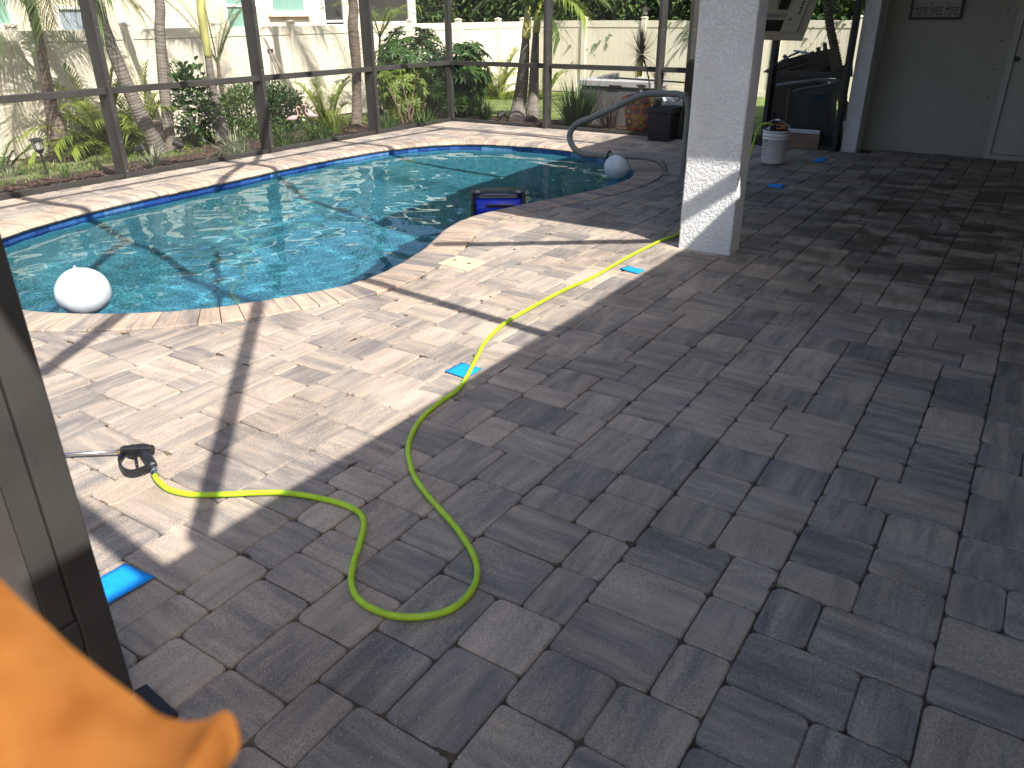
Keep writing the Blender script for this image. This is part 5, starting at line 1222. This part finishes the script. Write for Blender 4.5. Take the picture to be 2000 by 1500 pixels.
mb.add(vs, [(j*n+i, (j+1)*n+i, (j+1)*n+(i+1) % n, j*n+(i+1) % n) for j in range(m) for i in range(n)]); put(mb, "sack", M_ball, wb)
mb = MB(); mb.box((c_.x-.17, c_.y-.13, -.09), (c_.x+.17, c_.y+.13, c_.z-.1)); put(mb, "stand", M_black, wb)
gb = thing("garden_glove", "pale crumpled glove on the ground left of the black planter", "glove", (-4.672,11.142,0))
mb = MB(); c_ = Vector((-4.532,10.8,0.084)); mb.tube([c_+Vector((-.05, 0, .06)), c_+Vector((-.02, 0, .03)), c_+Vector((.02, -.02, 0.0)), c_+Vector((.05, -.02, -.02))], [.02, .038, .042, .03], 8); put(mb, "palm", pmat("pale_cotton", (.50, .49, .44), .9, .2, 25), gb, True)
for k in range(4):
    m_ = MB(); m_.tube([c_+Vector((.04, -.03+.015*k, -.015)), c_+Vector((.09, -.045+.024*k, -.03))], [.010, .008], 6); put(m_, "finger", bpy.data.materials["pale_cotton"], gb)
# fence-post lantern
fl = thing("post_lantern", "small dark lantern on top of the back fence post left of the column", "lantern", (-8.72, 19.3, 1.54))
mb = MB(); mb.lathe((-8.72, 19.3, 1.552), [(.05, 0), (.06, .02), (.055, .03)], 8); put(mb, "lamp_base", M_lamp, fl)
mb = MB(); mb.lathe((-8.72, 19.3, 1.58), [(.05, 0), (.06, .10)], 8); put(mb, "lamp_glass", M_lglass, fl)
mb = MB(); mb.lathe((-8.72, 19.3, 1.68), [(.13, 0), (.12, .02), (.05, .06), (.02, .08)], 8); put(mb, "lamp_cap", M_lamp, fl)

# ---- heap beyond the screen right of the column
M_wbrown = wicker_mat((.085, .06, .045), (.03, .022, .018), 22); M_brown = pmat("dark_brown_resin", (.075, .055, .042), .6, .15, 12)
ch = thing("wicker_chair", "overturned brown wicker armchair with its legs in the air, right of the column", "chair", (-3.0, 11.9, -.1))
def prism(mb, front, dy, rnd=.5):
    f = [Vector(p) for p in front]; n = len(f); bk_ = [p+Vector((0, dy, 0)) for p in f]
    mb.add(f+bk_, [tuple(range(n)), tuple(range(2*n-1, n-1, -1))]+[(i, n+i, n+(i+1) % n, (i+1) % n) for i in range(n)], rnd)
mb = MB(); prism(mb, [(-3.326,11.62,0.8),(-3.277,11.62,0.702),(-3.247,11.62,0.435),(-3.265,11.62,0.195),(-3.022,11.62,0.003),(-2.764,11.62,0.158),(-2.613,11.62,0.5),(-2.642,11.62,0.847)], .45); put(mb, "wicker_body", M_wbrown, ch)
mb = MB(); prism(mb, [(-3.42,11.7,0.852),(-3.294,11.7,0.961),(-3.097,11.7,1.043),(-2.836,11.7,1.112),(-2.632,11.7,1.16),(-2.534,11.7,0.884),(-2.605,11.7,0.831)], .5); put(mb, "seat_underside", M_wbrown, ch)
for a, b in (((-3.396,11.69,0.853), (-2.628,11.69,1.154)), ((-3.346,11.68,0.822), (-2.71,11.68,1.021)), ((-3.256,11.69,0.811), (-2.661,11.69,0.945)), ((-3.146,11.69,1.023), (-3.084,11.69,0.83)), ((-2.99,11.69,1.078), (-2.912,11.69,0.835))):
    mb = MB(); mb.beam(a, b, .03, .028, ch=.004); put(mb, "frame_bar", M_brown, ch)
mb = MB(); prism(mb, [(-2.818,11.55,1.068),(-2.623,11.55,1.159),(-2.546,11.55,0.968),(-2.614,11.55,0.903),(-2.757,11.55,0.842)], .06); put(mb, "back_panel", M_wbrown, ch)
for a, b in (((-3.361,11.7,0.992), (-3.296,11.7,0.928)), ((-3.191,11.7,1.073), (-3.126,11.7,1.01)), ((-2.801,11.6,1.135), (-2.777,11.6,1.023)), ((-2.73,11.6,1.186), (-2.693,11.6,1.037)), ((-2.654,11.6,1.237), (-2.613,11.6,1.064))):
    mb = MB(); mb.beam(a, b, .045, .045, ch=.005); put(mb, "leg", M_brown, ch)
mb = MB(); prism(mb, [(-2.561,11.5,0.851),(-2.398,11.5,0.955),(-2.26,11.5,1.039),(-2.226,11.5,0.843)], .05); put(mb, "arm_panel", M_wbrown, ch)
ct = thing("garden_cart", "dark teal plastic cart stood on end with grey tube handles, behind the bucket", "cart", (-2.75, 11.3, -.1))
M_teal = pmat("dark_teal_plastic", (.014, .040, .050), .45, .15, 7)
mb = MB(); prism(mb, [(-2.885,11.25,0.659),(-2.802,11.25,0.681),(-2.336,11.25,0.799),(-2.392,11.25,0.56),(-2.357,11.25,0.147),(-2.812,11.25,0.115)], .38); put(mb, "tray", M_teal, ct)
mb = MB(); prism(mb, [(-2.646,11.08,0.549),(-2.575,11.08,0.553),(-2.388,11.08,0.581),(-2.294,11.08,0.119),(-2.258,11.08,-0.02),(-2.552,11.08,-0.017)], .168); put(mb, "wheel_box", M_black, ct)
f = [Vector(p) for p in [(-2.575,11.08,0.553),(-2.389,11.08,0.587)]]+[Vector(p) for p in [(-2.49,11.24,0.626),(-2.676,11.24,0.611)]]
mb = MB(); mb.add(f+[p-Vector((0, 0, .01)) for p in f], [(0, 1, 2, 3), (7, 6, 5, 4), (0, 4, 5, 1), (1, 5, 6, 2), (2, 6, 7, 3), (3, 7, 4, 0)]); put(mb, "wheel_cover", M_teal, ct)
for pts_, r_ in (([(-3.101,11.22,0.722),(-2.918,11.22,0.755),(-2.75,11.22,0.78),(-2.566,11.22,0.811),(-2.331,11.22,0.807)], .024), ([(-2.874,11.21,0.656),(-2.786,11.21,0.691),(-2.552,11.21,0.738),(-2.339,11.21,0.795)], .014)):
    mb = MB(); mb.tube(interp(pts_, [r_]*len(pts_), 20)[0], r_, 10); put(mb, "handle_tube", M_grey, ct, True)
mb = MB(); prism(mb, [(-2.442,11.05,0.164),(-2.187,11.05,0.32),(-2.136,11.05,-0.02),(-2.405,11.05,-0.028)], .14); put(mb, "base", M_black, ct)
mb = MB(); mb.tube(interp([(-2.872,11.15,0.616),(-2.895,11.15,0.551),(-2.884,11.15,0.429),(-2.845,11.15,0.204)], [.012]*4, 16)[0], .011, 6); put(mb, "hose_loop", M_brown, ct)
st_ = thing("wooden_stick", "thin brown stick propped beside the teal cart above the bucket", "stick", (-2.921,11.2,0.259))
mb = MB(); mb.tube([(-2.955,11.3,0.678), (-2.94,11.25,0.482), (-2.901,11.15,0.121)], .009, 6); put(mb, "stick_shaft", M_wood, st_)
rd = thing("pool_brush", "grey pole with pale blue flat head leaning across the overturned chair", "brush", (-3.1, 11.7, .9))
mb = MB(); mb.tube([(-3.361,11.45,0.867), (-3.248,11.5,0.952), (-3.068,11.6,1.08), (-2.966,11.65,1.124)], .014, 8); put(mb, "pole", M_grey, rd, True)
mb = MB(); a, b = Vector((-3.042,11.65,1.136)), Vector((-2.81,11.6,1.104)); mb.beam(a, b, .10, .016, ch=.003); put(mb, "brush_head", pmat("pale_blue_plastic", (.20, .36, .58), .5, .08, 9), rd)

# black rubber stop and the orange bloom close to the camera
ds = thing("door_stop", "black rubber wedge on the pavers at the foot of the open screen door", "door stop", (-1.552,0.703,0))
q = [Vector(p) for p in [(-1.616,0.692,0),(-1.609,0.723,0),(-1.48,0.719,0),(-1.486,0.676,0)]]
mb = MB(); mb.add([(p.x, p.y, .012) for p in q]+[(p.x, p.y, z) for p, z in zip(q, (.042, .042, .022, .022))], [(3, 2, 1, 0), (4, 5, 6, 7), (0, 1, 5, 4), (1, 2, 6, 5), (2, 3, 7, 6), (3, 0, 4, 7)]); mb.add([(p.x, p.y, .006) for p in q]+[(p.x, p.y, .0119) for p in q], [(3, 2, 1, 0), (0, 1, 5, 4), (1, 2, 6, 5), (2, 3, 7, 6), (3, 0, 4, 7)]); put(mb, "wedge", M_black, ds)

# orange bloom hanging at the lens: a thick curled petal with its rounded tip, and the calyx and stalk that carry it just below the frame
fl_ = thing("flowering_shrub", "large soft orange petal with curled rounded tip, out of focus at the lower left corner", "flower plant", (-0.324,0.086,1.286))
def petal_mat():
    m, n, l, b = newmat("orange_petal"); geo = N(n, "ShaderNodeNewGeometry")
    no = N(n, "ShaderNodeTexNoise"); no.inputs['Scale'].default_value = 30; no.inputs['Detail'].default_value = 5; l.new(geo.outputs['Position'], no.inputs['Vector'])
    r = ramp(n, [(.3, (.195, .064, .012)), (.7, (.28, .112, .026))]); l.new(no.outputs['Fac'], r.inputs[0]); l.new(r.outputs[0], b.inputs['Base Color']); b.inputs['Roughness'].default_value = .9; b.inputs['Specular IOR Level'].default_value = .1
    b.inputs['Subsurface Weight'].default_value = .35; b.inputs['Subsurface Radius'].default_value = (1, .35, .08); b.inputs['Subsurface Scale'].default_value = .012
    tr = N(n, "ShaderNodeBsdfTranslucent"); l.new(r.outputs[0], tr.inputs[0]); mx = N(n, "ShaderNodeMixShader"); mx.inputs[0].default_value = .15; l.new(b.outputs[0], mx.inputs[1]); l.new(tr.outputs[0], mx.inputs[2]); l.new(mx.outputs[0], n["Material Output"].inputs[0]); return m
M_petal = petal_mat()
top = [(-0.37,0.106,1.375),(-0.356,0.11,1.365),(-0.346,0.112,1.356),(-0.334,0.114,1.348),(-0.323,0.116,1.339),(-0.311,0.119,1.33),(-0.3,0.122,1.322),(-0.29,0.125,1.315),(-0.281,0.127,1.309),(-0.272,0.131,1.306),(-0.266,0.135,1.305),(-0.261,0.139,1.306),(-0.257,0.142,1.309),(-0.254,0.145,1.31),(-0.251,0.146,1.307),(-0.248,0.145,1.302),(-0.246,0.143,1.295),(-0.246,0.139,1.29),(-0.248,0.135,1.285),(-0.252,0.128,1.277)]
bot = [(-0.33,0.051,1.301),(-0.318,0.056,1.297),(-0.307,0.062,1.295),(-0.295,0.069,1.293),(-0.288,0.073,1.291),(-0.28,0.077,1.29),(-0.273,0.081,1.289),(-0.266,0.086,1.289),(-0.26,0.09,1.289),(-0.254,0.093,1.289),(-0.249,0.097,1.29),(-0.245,0.101,1.291),(-0.242,0.103,1.292),(-0.239,0.105,1.292),(-0.237,0.108,1.293),(-0.235,0.109,1.294),(-0.233,0.111,1.295),(-0.233,0.112,1.297),(-0.233,0.114,1.299),(-0.232,0.115,1.301)]
mb = MB(); nr = 10; n = len(top); vs = []
T_, _ = interp(top, [1]*n, 76); B_, _ = interp(bot, [1]*n, 76)
for side in (1, -1):
    for j in range(nr+1):
        t_ = j/nr
        for i in range(77):
            p = Vector(T_[i]).lerp(Vector(B_[i]), t_); bulge = .016*math.sin(math.pi*min(1, t_*.9+.0))**.6 if 0 < t_ else 0
            fold = .0025*math.sin(i*.16+t_*3)*t_
            vs.append(p-_F*(side*bulge*.75+.004*side*(1 if t_ > 0 else 0)+fold+.012*t_))
m_ = 77*(nr+1); fs = []
for j in range(nr):
    for i in range(76):
        a = j*77+i; fs.append((a, a+77, a+78, a+1)); fs.append((m_+a, m_+a+1, m_+a+78, m_+a+77))
for i in range(76): a = nr*77+i; fs.append((a, m_+a, m_+a+1, a+1)); fs.append((i, i+1, m_+i+1, m_+i))
for j in range(nr):
    for c_ in (0, 76): a = j*77+c_; fs.append((a, m_+a, m_+a+77, a+77))
mb.add(vs, fs); put(mb, "petal", M_petal, fl_, True)
mb = MB(); mb.tube([(-0.286,0.082,1.271), (-0.294,0.074,1.231), (-0.321,0.06,1.144)], [.030, .014, .006], 10); put(mb, "calyx", L_mid, fl_, True)
mb = MB(); mb.tube(interp([(-0.321,0.06,1.144), (-.45, .06, .9), (-.62, .02, .95), (-.74, .03, .62)], [.006]*4, 20)[0], .006, 8); put(mb, "stalk", L_mid, fl_, True)
M_terra = pmat("terracotta", (.36, .15, .08), .85, .12, 8)
mb = MB(); mb.lathe((-.76, .04, .012), [(.13, 0), (.19, .30), (.21, .30), (.21, .35), (.19, .352), (.18, .31), (.01, .30)], 24); put(mb, "pot", M_terra, fl_, True)
fbase = Vector((-.76, .04, .3)); mb = MB()
for k in range(7):
    a = k*.9; mb.tube(interp([fbase+Vector((.05*math.cos(a), .05*math.sin(a), 0)), fbase+Vector((.10*math.cos(a), .09*math.sin(a), .3)), fbase+Vector((.22*math.cos(a), .16*math.sin(a), .65))], [.012, .009, .005], 10)[0], [.012]*4+[.009]*4+[.005]*3, 6)
put(mb, "stem", M_stem, fl_)
mb = MB()
for k in range(300):
    v = Vector((R(-1, 1), R(-1, 1), R(-1, 1)))
    if v.length > 1: continue
    mb.leaf(Vector((-.78, -.02, .78))+Vector((v.x*.22, v.y*.16, v.z*.35)), v+Vector((R(-.5, .5), R(-.5, .5), R(-.4, .3))), (R(-.4, .4), R(-.4, .4), 1), R(.08, .13), R(.05, .085), R(0, 1))
put(mb, "crown", L_mid, fl_)
